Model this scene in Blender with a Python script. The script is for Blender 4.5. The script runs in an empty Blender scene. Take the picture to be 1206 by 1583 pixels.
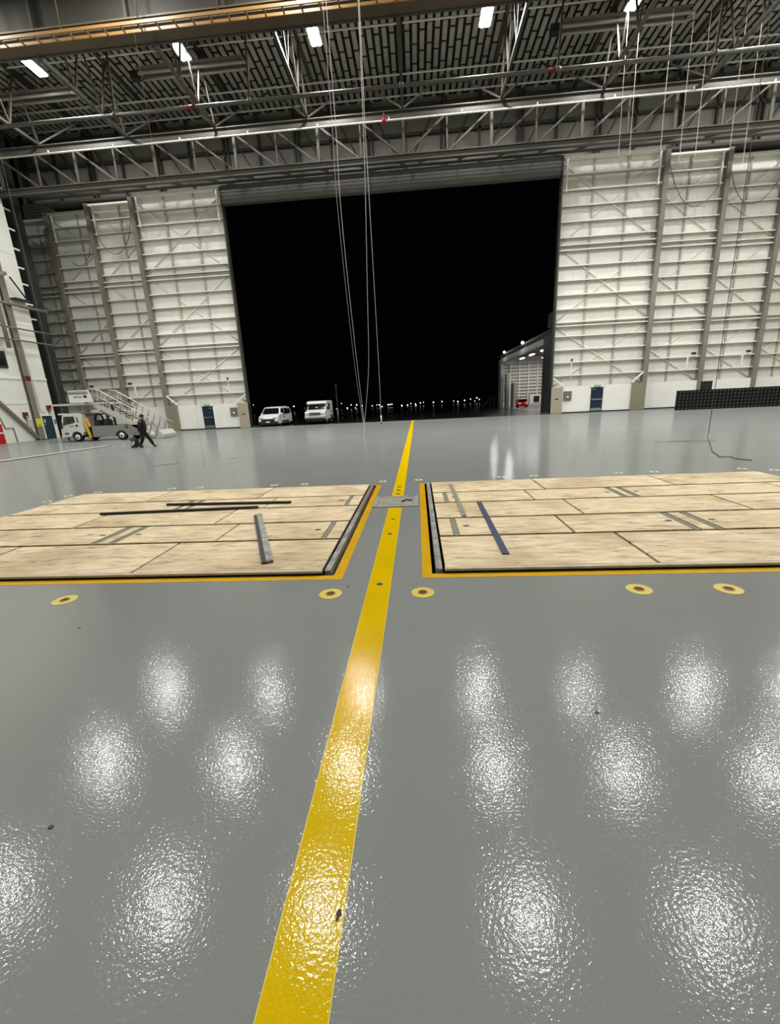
import bpy, bmesh, math, random
from mathutils import Vector, Matrix
random.seed(7)
C = bpy.context.scene.collection
SC = bpy.context.scene
S = 1.088            # all coordinates below are in survey units; one unit is 1.088 m

# ------------------------------------------------------------------ camera, world, exposure
cam = bpy.data.cameras.new('camera'); co = bpy.data.objects.new('camera', cam); C.objects.link(co)
cam.sensor_fit = 'HORIZONTAL'; cam.sensor_width = 36.0
cam.lens = 644.49 * 36.0 / 1206.0
cam.clip_start = 0.05; cam.clip_end = 2000
RX = Vector((0.996926, 0.062779, -0.046875)); RD = Vector((-0.028947, -0.260831, -0.964951)); RF = Vector((-0.072805, 0.963341, -0.258211))
m = Matrix((RX, -RD, -RF)).transposed().to_4x4(); m.translation = Vector((0, 0, 1.7)) * S
co.matrix_world = m
SC.camera = co
w = bpy.data.worlds.new('night'); SC.world = w; w.use_nodes = True
w.node_tree.nodes['Background'].inputs[0].default_value = (0.55, 0.65, 1.0, 1)
w.node_tree.nodes['Background'].inputs[1].default_value = 0.0008
SC.view_settings.view_transform = 'Standard'; SC.view_settings.look = 'None'
SC.view_settings.exposure = 0.0; SC.view_settings.gamma = 1.0; SC.view_settings.use_curve_mapping = False
SC.cycles.max_bounces = 8; SC.cycles.diffuse_bounces = 5; SC.cycles.glossy_bounces = 4
SC.cycles.caustics_reflective = False; SC.cycles.sample_clamp_indirect = 6.0

LAMP_X = [-22.7, -13.4, -5.35, 4.5, 12.6, 21.6, 29.3]
LAMP_Y = [30.2, 22.6, 14.4]
LAMP_Z = 22.3
LAMP_W = 460.0       # watts for each of a fixture's two tubes
def lamp_light(x, y, z, sx, sy, watts, col=(1.0, 0.99, 0.965), name='tube_light'):
    l = bpy.data.lights.new(name, 'AREA'); l.shape = 'RECTANGLE'; l.size = sx * S; l.size_y = sy * S
    l.energy = watts; l.color = col
    o = bpy.data.objects.new(name, l); C.objects.link(o); o.location = Vector((x, y, z)) * S
    return o

# ------------------------------------------------------------------ materials
MATS = {}
def mat(name, rgb, rough=0.5, metal=0.0, var=0.0, vscale=3.0, bump=0.0, bscale=40.0, emit=0.0, coat=0.0, spec=0.5):
    if name in MATS: return MATS[name]
    M = bpy.data.materials.new(name); M.use_nodes = True
    nt = M.node_tree; b = nt.nodes['Principled BSDF']
    lin = tuple(((c / 255.0) / 12.92 if c / 255.0 < 0.04045 else ((c / 255.0 + 0.055) / 1.055) ** 2.4) for c in rgb)
    b.inputs['Base Color'].default_value = (*lin, 1)
    b.inputs['Roughness'].default_value = rough; b.inputs['Metallic'].default_value = metal
    b.inputs['Coat Weight'].default_value = coat; b.inputs['Specular IOR Level'].default_value = spec
    if emit > 0:
        b.inputs['Emission Color'].default_value = (*lin, 1); b.inputs['Emission Strength'].default_value = emit
    tc = nt.nodes.new('ShaderNodeTexCoord')
    if var > 0:
        n = nt.nodes.new('ShaderNodeTexNoise'); n.inputs['Scale'].default_value = vscale; n.inputs['Detail'].default_value = 5
        nt.links.new(tc.outputs['Object'], n.inputs['Vector'])
        r = nt.nodes.new('ShaderNodeValToRGB')
        r.color_ramp.elements[0].position = 0.3; r.color_ramp.elements[1].position = 0.7
        r.color_ramp.elements[0].color = tuple(c * (1 - var) for c in lin) + (1,)
        r.color_ramp.elements[1].color = tuple(min(1, c * (1 + var * 0.6)) for c in lin) + (1,)
        nt.links.new(n.outputs['Fac'], r.inputs['Fac']); nt.links.new(r.outputs['Color'], b.inputs['Base Color'])
    if bump > 0:
        n2 = nt.nodes.new('ShaderNodeTexNoise'); n2.inputs['Scale'].default_value = bscale; n2.inputs['Detail'].default_value = 2
        nt.links.new(tc.outputs['Object'], n2.inputs['Vector'])
        bp = nt.nodes.new('ShaderNodeBump'); bp.inputs['Strength'].default_value = 1.0; bp.inputs['Distance'].default_value = bump
        n4 = nt.nodes.new('ShaderNodeTexNoise'); n4.inputs['Scale'].default_value = bscale * 0.09; n4.inputs['Detail'].default_value = 1
        nt.links.new(tc.outputs['Object'], n4.inputs['Vector'])
        ma = nt.nodes.new('ShaderNodeMath'); ma.operation = 'MULTIPLY_ADD'; ma.inputs[1].default_value = 1.0
        nt.links.new(n4.outputs['Fac'], ma.inputs[0]); nt.links.new(n2.outputs['Fac'], ma.inputs[2])
        nt.links.new(ma.outputs[0], bp.inputs['Height']); nt.links.new(bp.outputs['Normal'], b.inputs['Normal'])
    MATS[name] = M
    return M

FLOOR_BUMP, FLOOR_BSC = 0.00085, 66.0
m_floor = mat('grey_epoxy', (138, 141, 138), rough=0.11, var=0.05, vscale=0.35, bump=FLOOR_BUMP, bscale=FLOOR_BSC, spec=0.36)
m_line = mat('yellow_paint', (220, 182, 4), rough=0.11, var=0.06, vscale=2.0, bump=FLOOR_BUMP, bscale=FLOOR_BSC, spec=0.36)
def sealed(M, rough, cap):
    # clear sealed coat over a matt base: diffuse body with a thin gloss whose share follows Fresnel up to a cap
    nt = M.node_tree; b = nt.nodes['Principled BSDF']; out = nt.nodes['Material Output']
    d = nt.nodes.new('ShaderNodeBsdfDiffuse'); g = nt.nodes.new('ShaderNodeBsdfGlossy'); f = nt.nodes.new('ShaderNodeFresnel'); mn = nt.nodes.new('ShaderNodeMath'); mx = nt.nodes.new('ShaderNodeMixShader')
    g.inputs['Roughness'].default_value = rough; f.inputs['IOR'].default_value = 1.36; mn.operation = 'MINIMUM'; mn.inputs[1].default_value = cap
    nt.links.new(b.inputs['Base Color'].links[0].from_socket, d.inputs['Color'])
    nrm = b.inputs['Normal'].links[0].from_socket
    for q in (d, g, f): nt.links.new(nrm, q.inputs['Normal'])
    nt.links.new(f.outputs[0], mn.inputs[0]); nt.links.new(mn.outputs[0], mx.inputs[0])
    nt.links.new(d.outputs[0], mx.inputs[1]); nt.links.new(g.outputs[0], mx.inputs[2]); nt.links.new(mx.outputs[0], out.inputs['Surface'])
sealed(m_floor, 0.08, 0.34); sealed(m_line, 0.085, 0.16)
m_border = mat('amber_paint', (218, 168, 3), rough=0.25, var=0.08, vscale=4.0)
m_pale_yellow = mat('pale_yellow_paint', (216, 196, 90), rough=0.35, var=0.08, vscale=8)
m_worn = mat('worn_pale_paint', (214, 208, 176), rough=0.5, var=0.2, vscale=20)
m_concrete = mat('pit_concrete', (96, 96, 92), rough=0.8, var=0.2, vscale=3)
m_black = mat('matt_black', (14, 14, 15), rough=0.55)
m_rubber = mat('rubber', (20, 20, 21), rough=0.8)
m_darkgrey = mat('dark_grey_steel', (52, 52, 52), rough=0.5, metal=0.3)
m_steel = mat('grey_steel', (128, 124, 112), rough=0.5, metal=0.3, var=0.15, vscale=6)
m_angle = mat('worn_angle_steel', (150, 148, 142), rough=0.5, metal=0.3, var=0.45, vscale=9)
m_chrome = mat('chrome', (200, 200, 200), rough=0.2, metal=1.0)
m_white = mat('white_paint', (238, 237, 230), rough=0.4, var=0.03, vscale=1.2)
m_leaf = mat('white_cladding', (234, 233, 224), rough=0.5, var=0.05, vscale=0.5)
m_web_shade = mat('girt_web_shade', (168, 164, 150), rough=0.6)  # shade under each girt, put into the web as a darker grey
m_mullion = mat('mullion_grey', (178, 175, 164), rough=0.55)
m_girt = mat('girt_white', (240, 239, 230), rough=0.5)
m_post = mat('post_grey', (124, 120, 110), rough=0.55, var=0.1, vscale=1.5)
m_tan = mat('tan_paint', (168, 156, 138), rough=0.5)
m_olive = mat('olive_paint', (132, 130, 108), rough=0.5)
m_blue = mat('dark_blue_paint', (18, 38, 58), rough=0.35)
m_teal = mat('dark_teal_paint', (14, 48, 58), rough=0.35)
m_elec = mat('panel_green_grey', (104, 108, 98), rough=0.5)
m_wall = mat('wall_white', (226, 227, 216), rough=0.5, var=0.05, vscale=0.6)
m_roofdeck = mat('roof_deck', (190, 187, 175), rough=0.7, var=0.15, vscale=0.8)
m_joist = mat('joist_dark', (44, 40, 36), rough=0.7, var=0.2, vscale=2)
m_truss = mat('truss_grey', (74, 72, 64), rough=0.5, var=0.12, vscale=0.8)
m_truss_dark = mat('truss_dark', (74, 70, 62), rough=0.6)
m_girder_web = mat('girder_web', (62, 60, 52), rough=0.7)
m_girder = mat('girder_brown', (92, 78, 60), rough=0.6, var=0.15, vscale=0.5)
m_tray = mat('cable_tray', (134, 100, 52), rough=0.5)
m_wall_up = mat('upper_wall_grey', (158, 156, 146), rough=0.6, var=0.06, vscale=0.4)
m_header = mat('header_siding', (96, 95, 88), rough=0.6)
m_red = mat('red_paint', (176, 18, 26), rough=0.4)
m_darkred = mat('dark_red', (96, 22, 20), rough=0.5)
m_sign = mat('sign_yellow', (214, 208, 30), rough=0.5)
m_hyd = mat('ramp_yellow', (232, 184, 30), rough=0.4)
m_glass = mat('dark_glass', (16, 18, 20), rough=0.08, spec=0.6)
m_truckbody = mat('truck_grey', (142, 142, 138), rough=0.5, metal=0.1)
m_truckwhite = mat('truck_white', (224, 224, 220), rough=0.3)
m_alu = mat('stair_aluminium', (206, 204, 196), rough=0.4, metal=0.2)
m_cord = mat('cord_grey', (176, 172, 164), rough=0.6)
m_cord_dark = mat('cord_dark', (60, 56, 52), rough=0.6)
m_cord_red = mat('cord_red', (136, 108, 112), rough=0.6)
m_asphalt = mat('wet_asphalt', (26, 27, 28), rough=0.22, var=0.25, vscale=0.3)
m_night = mat('dark_facade', (58, 60, 64), rough=0.7)
m_nightteal = mat('dark_teal_facade', (50, 62, 62), rough=0.7)
m_fascia = mat('fascia_grey', (168, 168, 162), rough=0.6)
m_crate = mat('crate_plastic', (8, 8, 8), rough=0.6, spec=0.3)
m_crate_spot = mat('crate_spot', (112, 110, 104), rough=0.5)
m_heater = mat('heater_steel', (176, 172, 164), rough=0.35, metal=0.2)
m_navy = mat('navy_cloth', (11, 15, 28), rough=0.8)
m_navy_light = mat('grey_yoke_cloth', (52, 58, 66), rough=0.8)
m_trouser = mat('black_cloth', (7, 7, 9), rough=0.85)
m_skin = mat('skin', (140, 98, 78), rough=0.6)
m_hair = mat('hair', (14, 12, 11), rough=0.7)
m_yard = mat('yard_brown', (84, 76, 62), rough=0.6)
m_blueplate = mat('blue_steel', (30, 42, 84), rough=0.5, var=0.25, vscale=8)
m_greybar = mat('grey_bar', (132, 128, 108), rough=0.6, var=0.1, vscale=8)
m_purlinbar = mat('dark_bar', (40, 34, 44), rough=0.5)
m_hatch = mat('hatch_plate', (140, 142, 126), rough=0.55, metal=0.2, var=0.3, vscale=6)
m_lamp = mat('lamp_diffuser', (255, 253, 244), rough=0.4, emit=20)
m_citylight = mat('city_light', (255, 244, 226), rough=0.5, emit=3.0)
m_flood = mat('flood_lens', (255, 252, 245), rough=0.5, emit=3)
m_taillight = mat('tail_light', (255, 120, 110), rough=0.5, emit=1.0)
m_innerlamp = mat('inner_strip_light', (255, 252, 240), rough=0.5, emit=6)

def plywood():
    M = bpy.data.materials.new('plywood'); M.use_nodes = True; nt = M.node_tree; b = nt.nodes['Principled BSDF']
    b.inputs['Roughness'].default_value = 0.62
    tc = nt.nodes.new('ShaderNodeTexCoord')
    mp = nt.nodes.new('ShaderNodeMapping'); mp.inputs['Scale'].default_value = (1.2, 4.5, 1.0)
    oi = nt.nodes.new('ShaderNodeObjectInfo'); ad = nt.nodes.new('ShaderNodeVectorMath'); ad.operation = 'ADD'
    sc = nt.nodes.new('ShaderNodeVectorMath'); sc.operation = 'SCALE'; sc.inputs['Scale'].default_value = 37.0
    cb = nt.nodes.new('ShaderNodeCombineXYZ')
    nt.links.new(oi.outputs['Random'], cb.inputs[0]); nt.links.new(oi.outputs['Random'], cb.inputs[1])
    nt.links.new(cb.outputs[0], sc.inputs[0]); nt.links.new(sc.outputs[0], ad.inputs[1])
    nt.links.new(tc.outputs['Object'], ad.inputs[0]); nt.links.new(ad.outputs[0], mp.inputs['Vector'])
    n = nt.nodes.new('ShaderNodeTexNoise'); n.inputs['Scale'].default_value = 2.2; n.inputs['Detail'].default_value = 9; n.inputs['Roughness'].default_value = 0.68; n.inputs['Distortion'].default_value = 0.5
    nt.links.new(mp.outputs[0], n.inputs['Vector'])
    r = nt.nodes.new('ShaderNodeValToRGB'); cr = r.color_ramp
    cr.elements[0].position = 0.33; cr.elements[0].color = (0.30, 0.21, 0.11, 1)
    cr.elements[1].position = 0.62; cr.elements[1].color = (0.80, 0.66, 0.42, 1)
    e = cr.elements.new(0.44); e.color = (0.63, 0.50, 0.31, 1)
    nt.links.new(n.outputs['Fac'], r.inputs['Fac'])
    n3 = nt.nodes.new('ShaderNodeTexNoise'); n3.inputs['Scale'].default_value = 0.9; n3.inputs['Detail'].default_value = 3
    nt.links.new(ad.outputs[0], n3.inputs['Vector'])
    r3 = nt.nodes.new('ShaderNodeValToRGB'); r3.color_ramp.elements[0].position = 0.34; r3.color_ramp.elements[0].color = (0.72, 0.66, 0.57, 1)
    r3.color_ramp.elements[1].position = 0.55; r3.color_ramp.elements[1].color = (1, 1, 1, 1)
    nt.links.new(n3.outputs['Fac'], r3.inputs['Fac'])
    mx = nt.nodes.new('ShaderNodeMix'); mx.data_type = 'RGBA'; mx.blend_type = 'MULTIPLY'; mx.inputs['Factor'].default_value = 1.0
    nt.links.new(r.outputs['Color'], mx.inputs['A']); nt.links.new(r3.outputs['Color'], mx.inputs['B'])
    nt.links.new(mx.outputs['Result'], b.inputs['Base Color'])
    return M
m_ply = plywood()

# ------------------------------------------------------------------ mesh builder
BASE = {}            # object name -> its root's location in survey units (None for parts modelled in local space)
class MB:
    def __init__(self): self.v = []; self.f = []; self.mi = []; self.sm = []
    def _add(self, vs, fs, m=0, smooth=False):
        k = len(self.v); self.v += [Vector(p) for p in vs]
        for f in fs: self.f.append([k + i for i in f]); self.mi.append(m); self.sm.append(smooth)
        return self
    def box(self, x0, x1, y0, y1, z0, z1, m=0):
        x0, x1 = min(x0, x1), max(x0, x1); y0, y1 = min(y0, y1), max(y0, y1)
        vs = [(x0,y0,z0),(x1,y0,z0),(x1,y1,z0),(x0,y1,z0),(x0,y0,z1),(x1,y0,z1),(x1,y1,z1),(x0,y1,z1)]
        return self._add(vs, [(0,3,2,1),(4,5,6,7),(0,1,5,4),(1,2,6,5),(2,3,7,6),(3,0,4,7)], m)
    def bar(self, p, q, w, h, up=(0,0,1), m=0):
        p, q = Vector(p), Vector(q); d = (q - p).normalized(); up = Vector(up)
        if abs(d.dot(up)) > 0.98: up = Vector((0, 1, 0))
        a = d.cross(up).normalized() * w / 2; b = a.cross(d).normalized() * h / 2
        vs = [p-a-b, p+a-b, p+a+b, p-a+b, q-a-b, q+a-b, q+a+b, q-a+b]
        return self._add(vs, [(0,3,2,1),(4,5,6,7),(0,1,5,4),(1,2,6,5),(2,3,7,6),(3,0,4,7)], m)
    def tube(self, pts, r, n=6, m=0, rs=None):
        pts = [Vector(p) for p in pts]; vs = []; fs = []
        ref = None
        for i, p in enumerate(pts):
            d = (pts[min(i+1, len(pts)-1)] - pts[max(i-1, 0)]).normalized()
            if ref is None: ref = Vector((0,0,1)) if abs(d.z) < 0.9 else Vector((1,0,0))
            a = d.cross(ref).normalized(); b = d.cross(a).normalized(); ref = b.cross(d) * -1 if False else ref
            if a.length < 0.5: a = d.cross(Vector((0,1,0))).normalized(); b = d.cross(a).normalized()
            rr = rs[i] if rs else r
            for k in range(n):
                t = 2 * math.pi * k / n; vs.append(p + a * math.cos(t) * rr + b * math.sin(t) * rr)
        for i in range(len(pts) - 1):
            for k in range(n): fs.append((i*n+k, i*n+(k+1)%n, (i+1)*n+(k+1)%n, (i+1)*n+k))
        fs.append(tuple(reversed(range(n)))); fs.append(tuple(range((len(pts)-1)*n, len(pts)*n)))
        return self._add(vs, fs, m, n > 5)
    def prism(self, poly, axis, a, b, m=0):
        # poly in the two other axes, extruded along axis from a to b
        def P(u, v, t):
            return (t,u,v) if axis == 'x' else (u,t,v) if axis == 'y' else (u,v,t)
        n = len(poly); vs = [P(u,v,a) for u,v in poly] + [P(u,v,b) for u,v in poly]
        fs = [tuple(range(n)), tuple(reversed(range(n, 2*n)))] + [(i, n+i, n+(i+1)%n, (i+1)%n) for i in range(n)]
        return self._add(vs, fs, m)
    def disc(self, c, r, h, n=20, m=0, ry=None):
        x, y, z = c; ry = ry or r
        return self.prism([(x + r*math.cos(2*math.pi*k/n), y + ry*math.sin(2*math.pi*k/n)) for k in range(n)], 'z', z, z + h, m)
    def ring(self, c, r0, r1, h, n=28, m=0):
        x, y, z = c; vs = []; fs = []
        for zz in (z, z+h):
            for r in (r0, r1):
                vs += [(x + r*math.cos(2*math.pi*k/n), y + r*math.sin(2*math.pi*k/n), zz) for k in range(n)]
        for k in range(n):
            j = (k+1) % n
            fs += [(k,n+k,n+j,j)[::-1], (2*n+k,3*n+k,3*n+j,2*n+j), (n+k,n+j,3*n+j,3*n+k)[::-1], (k,j,2*n+j,2*n+k)]
        return self._add(vs, fs, m)
    def cyl(self, p, q, r, n=20, m=0):
        return self.tube([p, q], r, n, m)
    def ball(self, c, r, m=0, seg=10, sz=1.0):
        vs = []; fs = []; c = Vector(c); k = seg // 2
        for i in range(1, k):
            for j in range(seg):
                t = math.pi*i/k; p = 2*math.pi*j/seg
                vs.append(c + Vector((r*math.sin(t)*math.cos(p), r*math.sin(t)*math.sin(p), r*sz*math.cos(t))))
        vs += [c + Vector((0,0,r*sz)), c - Vector((0,0,r*sz))]; T = len(vs) - 2
        for i in range(k-2):
            for j in range(seg): fs.append((i*seg+j, (i+1)*seg+j, (i+1)*seg+(j+1)%seg, i*seg+(j+1)%seg))
        for j in range(seg):
            fs.append((T, j, (j+1)%seg)); fs.append((T+1, (k-2)*seg+(j+1)%seg, (k-2)*seg+j))
        return self._add(vs, fs, m, True)
    def build(self, name, mats, parent=None, loc=None, bevel=0.0):
        if not isinstance(mats, (list, tuple)): mats = [mats]
        if parent is not None: off = BASE[parent.name] or Vector((0,0,0))
        else:
            if loc is None:
                xs = [v.x for v in self.v]; ys = [v.y for v in self.v]; zs = [v.z for v in self.v]
                loc = ((min(xs)+max(xs))/2, (min(ys)+max(ys))/2, min(zs))
            off = Vector(loc)
        me = bpy.data.meshes.new(name)
        me.from_pydata([tuple((v - off) * S) for v in self.v], [], self.f)
        for M in mats: me.materials.append(M)
        for p, i, s in zip(me.polygons, self.mi, self.sm): p.material_index = i; p.use_smooth = s
        me.validate(); bm = bmesh.new(); bm.from_mesh(me); bmesh.ops.recalc_face_normals(bm, faces=bm.faces); bm.to_mesh(me); bm.free()
        me.update()
        o = bpy.data.objects.new(name, me); C.objects.link(o)
        if parent is not None: o.parent = parent; BASE[o.name] = BASE[parent.name]
        else: o.location = off * S; BASE[o.name] = off
        if bevel > 0:
            b = o.modifiers.new('bevel', 'BEVEL'); b.width = bevel * S; b.segments = 2; b.limit_method = 'ANGLE'
        return o
def tag(o, label, cat, group=None):
    o['label'] = label; o['category'] = cat
    if group: o['group'] = group
    return o
def struct(o, label=None):
    o['kind'] = 'structure'
    if label: o['label'] = label
    return o
def thing(name, label, cat, loc=(0,0,0), rot=0.0, group=None, local=False):
    o = bpy.data.objects.new(name, None); o.empty_display_size = 0.2; C.objects.link(o)
    o.location = Vector(loc) * S; o.rotation_euler = (0, 0, rot)
    BASE[o.name] = None if local else Vector(loc)
    return tag(o, label, cat, group)
def dup(root, loc, label=None, group=None, rot=None):
    r = root.copy(); C.objects.link(r); r.location = Vector(loc) * S
    if rot is not None: r.rotation_euler = (0, 0, rot)
    if label: r['label'] = label
    if group: r['group'] = group
    for ch in list(root.children):
        c = ch.copy(); C.objects.link(c); c.parent = r
        for g in list(ch.children):
            d = g.copy(); C.objects.link(d); d.parent = c
    return r
ORD = ['first','second','third','fourth','fifth','sixth','seventh','eighth','ninth','tenth','eleventh','twelfth','thirteenth','fourteenth','fifteenth','sixteenth','seventeenth','eighteenth','nineteenth','twentieth']
def nth(i): return ORD[i] if i < 20 else 'twenty-' + ORD[i-20] if i < 29 else 'thirtieth'
def lettering(text, size, parent, M, origin, xdir, zdir, name='lettering', depth=0.004):
    cu = bpy.data.curves.new(name, 'FONT'); cu.body = text; cu.size = size * S; cu.extrude = depth * S; cu.align_x = 'CENTER'; cu.align_y = 'CENTER'
    t = bpy.data.objects.new(name, cu); C.objects.link(t)
    dg = bpy.context.evaluated_depsgraph_get(); me = bpy.data.meshes.new_from_object(t.evaluated_get(dg)); bpy.data.objects.remove(t)
    xd = Vector(xdir).normalized(); zd = Vector(zdir).normalized(); nd = xd.cross(zd)
    off = BASE[parent.name] or Vector((0,0,0)); mm = Matrix((xd, zd, nd)).transposed().to_4x4(); mm.translation = (Vector(origin) - off) * S
    me.transform(mm); me.materials.clear(); me.materials.append(M)
    o = bpy.data.objects.new(name, me); C.objects.link(o); o.parent = parent; BASE[o.name] = BASE[parent.name]
    return o

# ------------------------------------------------------------------ the shell
PL = (-7.35, -0.90, 3.90, 8.52)      # left pit opening
PR = (0.10, 6.55, 3.90, 8.52)        # right pit opening
def floor_mesh():
    xs = sorted([-33, -14.52, PL[0], PL[1], PR[0], PR[1], 10.9, 33]); ys = sorted([-16, PL[2], PL[3], 36.02, 39.2])
    mb = MB()
    for i in range(len(xs)-1):
        for j in range(len(ys)-1):
            cx, cy = (xs[i]+xs[i+1])/2, (ys[j]+ys[j+1])/2
            if any(p[0] < cx < p[1] and p[2] < cy < p[3] for p in (PL, PR)): continue
            if cy > 36.02 and -14.52 < cx < 10.9: continue
            mb._add([(xs[i],ys[j],0),(xs[i+1],ys[j],0),(xs[i+1],ys[j+1],0),(xs[i],ys[j+1],0)], [(0,1,2,3)])
    # pit walls and pit bottoms
    for x0,x1,y0,y1 in (PL, PR):
        zb = -0.6
        mb._add([(x0,y0,0),(x1,y0,0),(x1,y1,0),(x0,y1,0),(x0,y0,zb),(x1,y0,zb),(x1,y1,zb),(x0,y1,zb)],
                [(0,1,5,4),(1,2,6,5),(2,3,7,6),(3,0,4,7),(4,5,6,7)], 1)
    return mb
struct(floor_mesh().build('floor', [m_floor, m_concrete], loc=(0,0,0)))
struct(MB().box(-33.2, -29.5, -16, 33.1, 0, 24).build('wall_left', m_wall, loc=(-29.5,0,0)))
mb = MB().box(-29.5, -29.47, -16, 30.85, 2.72, 2.86)
for z in (8.5, 13.4, 18.0): mb.box(-29.5, -29.48, -16, 33.1, z, z+0.04)
mb.box(-29.5, -29.44, -16, 30.85, 4.5, 4.62); mb.box(-29.5, -29.44, 31.5, 33.1, 4.5, 4.62)
struct(mb.build('trim_4', m_wall, loc=(-29.5,0,2.7)))
struct(MB().box(30.6, 30.9, -16, 39.4, 0, 24).build('wall_right', m_wall, loc=(30.6,0,0)))
struct(MB().box(-33, 33, -16.3, -16, 0, 24).build('wall_rear', m_wall, loc=(0,-16,0)))
# roof deck boards with dark joists under them
mb = MB().box(-33, 33, -16, 24.5, 24, 24.2).box(-33, 33, 24.5, 39.5, 24, 24.2, 1)
x = -32.9; q = 0
while x < 33:
    for k in range(8):
        y = 26.0 + 1.62*k + (0.55 if q % 2 else 0.0)
        mb.box(x, x+0.29, y, min(39.1, y+1.42), 23.86, 23.92)
    x += 0.475; q += 1
for y in (12, 15, 18, 21): mb.box(-33, 33, y, y+0.3, 23.4, 24.0, 1)
struct(mb.build('ceiling', [m_roofdeck, m_joist], loc=(0,0,24)))
# wall above the door opening and the door header
mb = MB().box(-33, 33, 39.2, 39.5, 19.0, 24)
struct(mb.build('wall_far', m_wall_up, loc=(0,39.2,19)))
mb = MB().box(-33, 33, 38.95, 39.3, 18.08, 19.2)
for k in range(5): mb.box(-33, 33, 38.91, 38.95, 18.1 + k*0.22, 18.2 + k*0.22)
struct(mb.build('trim_1', m_header, loc=(0,39,18.08)))
mb = MB().box(-14.42, 10.84, 36.1, 36.5, 16.8, 18.04)
for k in range(5): mb.box(-14.42, 10.84, 36.06, 36.1, 16.83 + k*0.24, 16.97 + k*0.24)
struct(mb.build('trim_5', m_header, loc=(-1.8,36.1,16.8)))
mb = MB()
for z in (19.75, 21.6, 23.4): mb.box(-32, 32, 38.9, 39.15, z-0.1, z+0.1)
for k in range(-11, 12):
    xx = -0.4 + k*2.9; mb.box(xx-0.07, xx+0.07, 38.9, 39.15, 19.2, 24)
    if k % 2: mb.box(xx+0.3, xx+0.42, 38.9, 39.15, 19.2, 24)
    s_ = 1 if k < 0 else -1
    mb.bar((xx+1.45-s_*1.1, 38.8, 23.3), (xx+1.45+s_*1.1, 38.8, 19.6), 0.1, 0.1)
struct(mb.build('trim_2', m_truss_dark, loc=(0,39,19.2)))
# corner columns beyond the side wall
mb = MB().box(-30.35, -29.75, 34.0, 34.9, 0, 24)
for z in (9.07, 10.12, 11.51, 12.64, 13.9, 15.2, 16.5, 17.8): mb.box(-29.62, -29.5, 33.1, 33.62, z-0.05, z+0.05, 1)
struct(mb.build('trim_3', [m_darkgrey, m_white], loc=(-30,34.4,0)))
# apron outside
mb = MB(); mb._add([(-160,36.02,-0.03),(160,36.02,-0.03),(160,160,-0.1),(-160,160,-0.1),(-160,36.02,-0.4),(160,36.02,-0.4),(160,160,-0.5),(-160,160,-0.5)],
                   [(0,1,2,3),(4,7,6,5),(0,4,5,1),(1,5,6,2),(2,6,7,3),(3,7,4,0)])
struct(mb.build('ground', m_asphalt, loc=(0,36.02,-0.03)))

# ------------------------------------------------------------------ painted marks on the floor
def strip(mb, x0, x1, y0, y1, z=0.0, t=0.002, m=0): return mb.box(x0, x1, y0, y1, z, z+t, m)
ln = thing('painted_line', 'wide yellow painted line running across the floor to the open doorway', 'floor line', (-0.4, 10, 0))
mb = MB(); strip(mb, -0.515, -0.305, -0.3, 6.60); strip(mb, -0.515, -0.305, 7.44, 36.0); mb.build('paint', m_line, ln)
mb = MB()
for a in (-0.519, -0.305): strip(mb, a, a+0.004, -0.3, 6.60, 0, 0.0015); strip(mb, a, a+0.004, 7.44, 36.0, 0, 0.0015)
mb.build('pale_edge', m_pale_yellow, ln)
for yy in (3.67, 5.22, 5.93, 7.62, 7.95, 8.28):
    MB().disc((-0.41, yy, 0.002), 0.03 if yy < 6 else 0.045, 0.0015, 16).build('anchor_hole', m_black, ln)
mb = MB(); mb.prism([(-0.327,1.003),(-0.318,1.0),(-0.310,1.01),(-0.313,1.022),(-0.322,1.025),(-0.330,1.015)], 'z', 0.001, 0.0045)
mb.disc((-0.323, 0.996, 0.001), 0.006, 0.003, 9)
tag(mb.build('paint_chip', mat('chip_brown', (60, 40, 18), rough=0.7)), 'small dark brown chip on the yellow line nearest the viewer', 'debris')
for (px, py, lb) in ((-1.62, 1.28, 'tiny dark speck on grey floor left of the yellow line, nearest the viewer'), (-2.85, 2.92, 'tiny dark speck on grey floor by the leftmost ringed anchor'), (0.93, 1.98, 'tiny dark scrap on grey floor right of the yellow line'), (-0.71, 3.63, 'tiny dark plug in the floor beside the left pit corner')):
    tag(MB().disc((px, py, 0.0), 0.012, 0.004, 8, ry=0.008).build('floor_speck', m_darkgrey), lb, 'debris')
for (x0,x1,y0,y1), side in ((PL,'left'), (PR,'right')):
    b = 0.1; mb = MB()
    strip(mb, x0-b, x1+b, y0-b, y0); strip(mb, x0-b, x1+b, y1, y1+0.05)
    strip(mb, x0-b*0.6, x0, y0, y1); strip(mb, x1, x1+b, y0, y1)
    if side == 'right':
        mb = MB(); strip(mb, x0-b, x1+b, y0-b, y0); strip(mb, x0-b, x1+b, y1, y1+0.05); strip(mb, x0-b, x0, y0, y1); strip(mb, x1, x1+b*0.6, y0, y1)
    tag(mb.build('painted_border', m_border), 'yellow painted border around the %s boarded floor pit' % side, 'floor border')
def anchor(x, y, near, label, group=None):
    a = thing('floor_anchor', label, 'floor anchor', (x, y, 0), group=group)
    if near:
        MB().ring((x,y,0), 0.045, 0.105, 0.003).build('painted_ring', m_pale_yellow, a)
        MB().ring((x,y,0), 0.038, 0.048, 0.006).build('rim', m_border, a)
        MB().disc((x,y,0), 0.04, 0.002, 20).build('socket', m_black, a)
    else:
        MB().disc((x,y,0), 0.085, 0.003, 20).build('painted_ring', m_worn, a)
        MB().disc((x,y,0.003), 0.035, 0.003, 14).build('socket', m_darkgrey, a)
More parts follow.
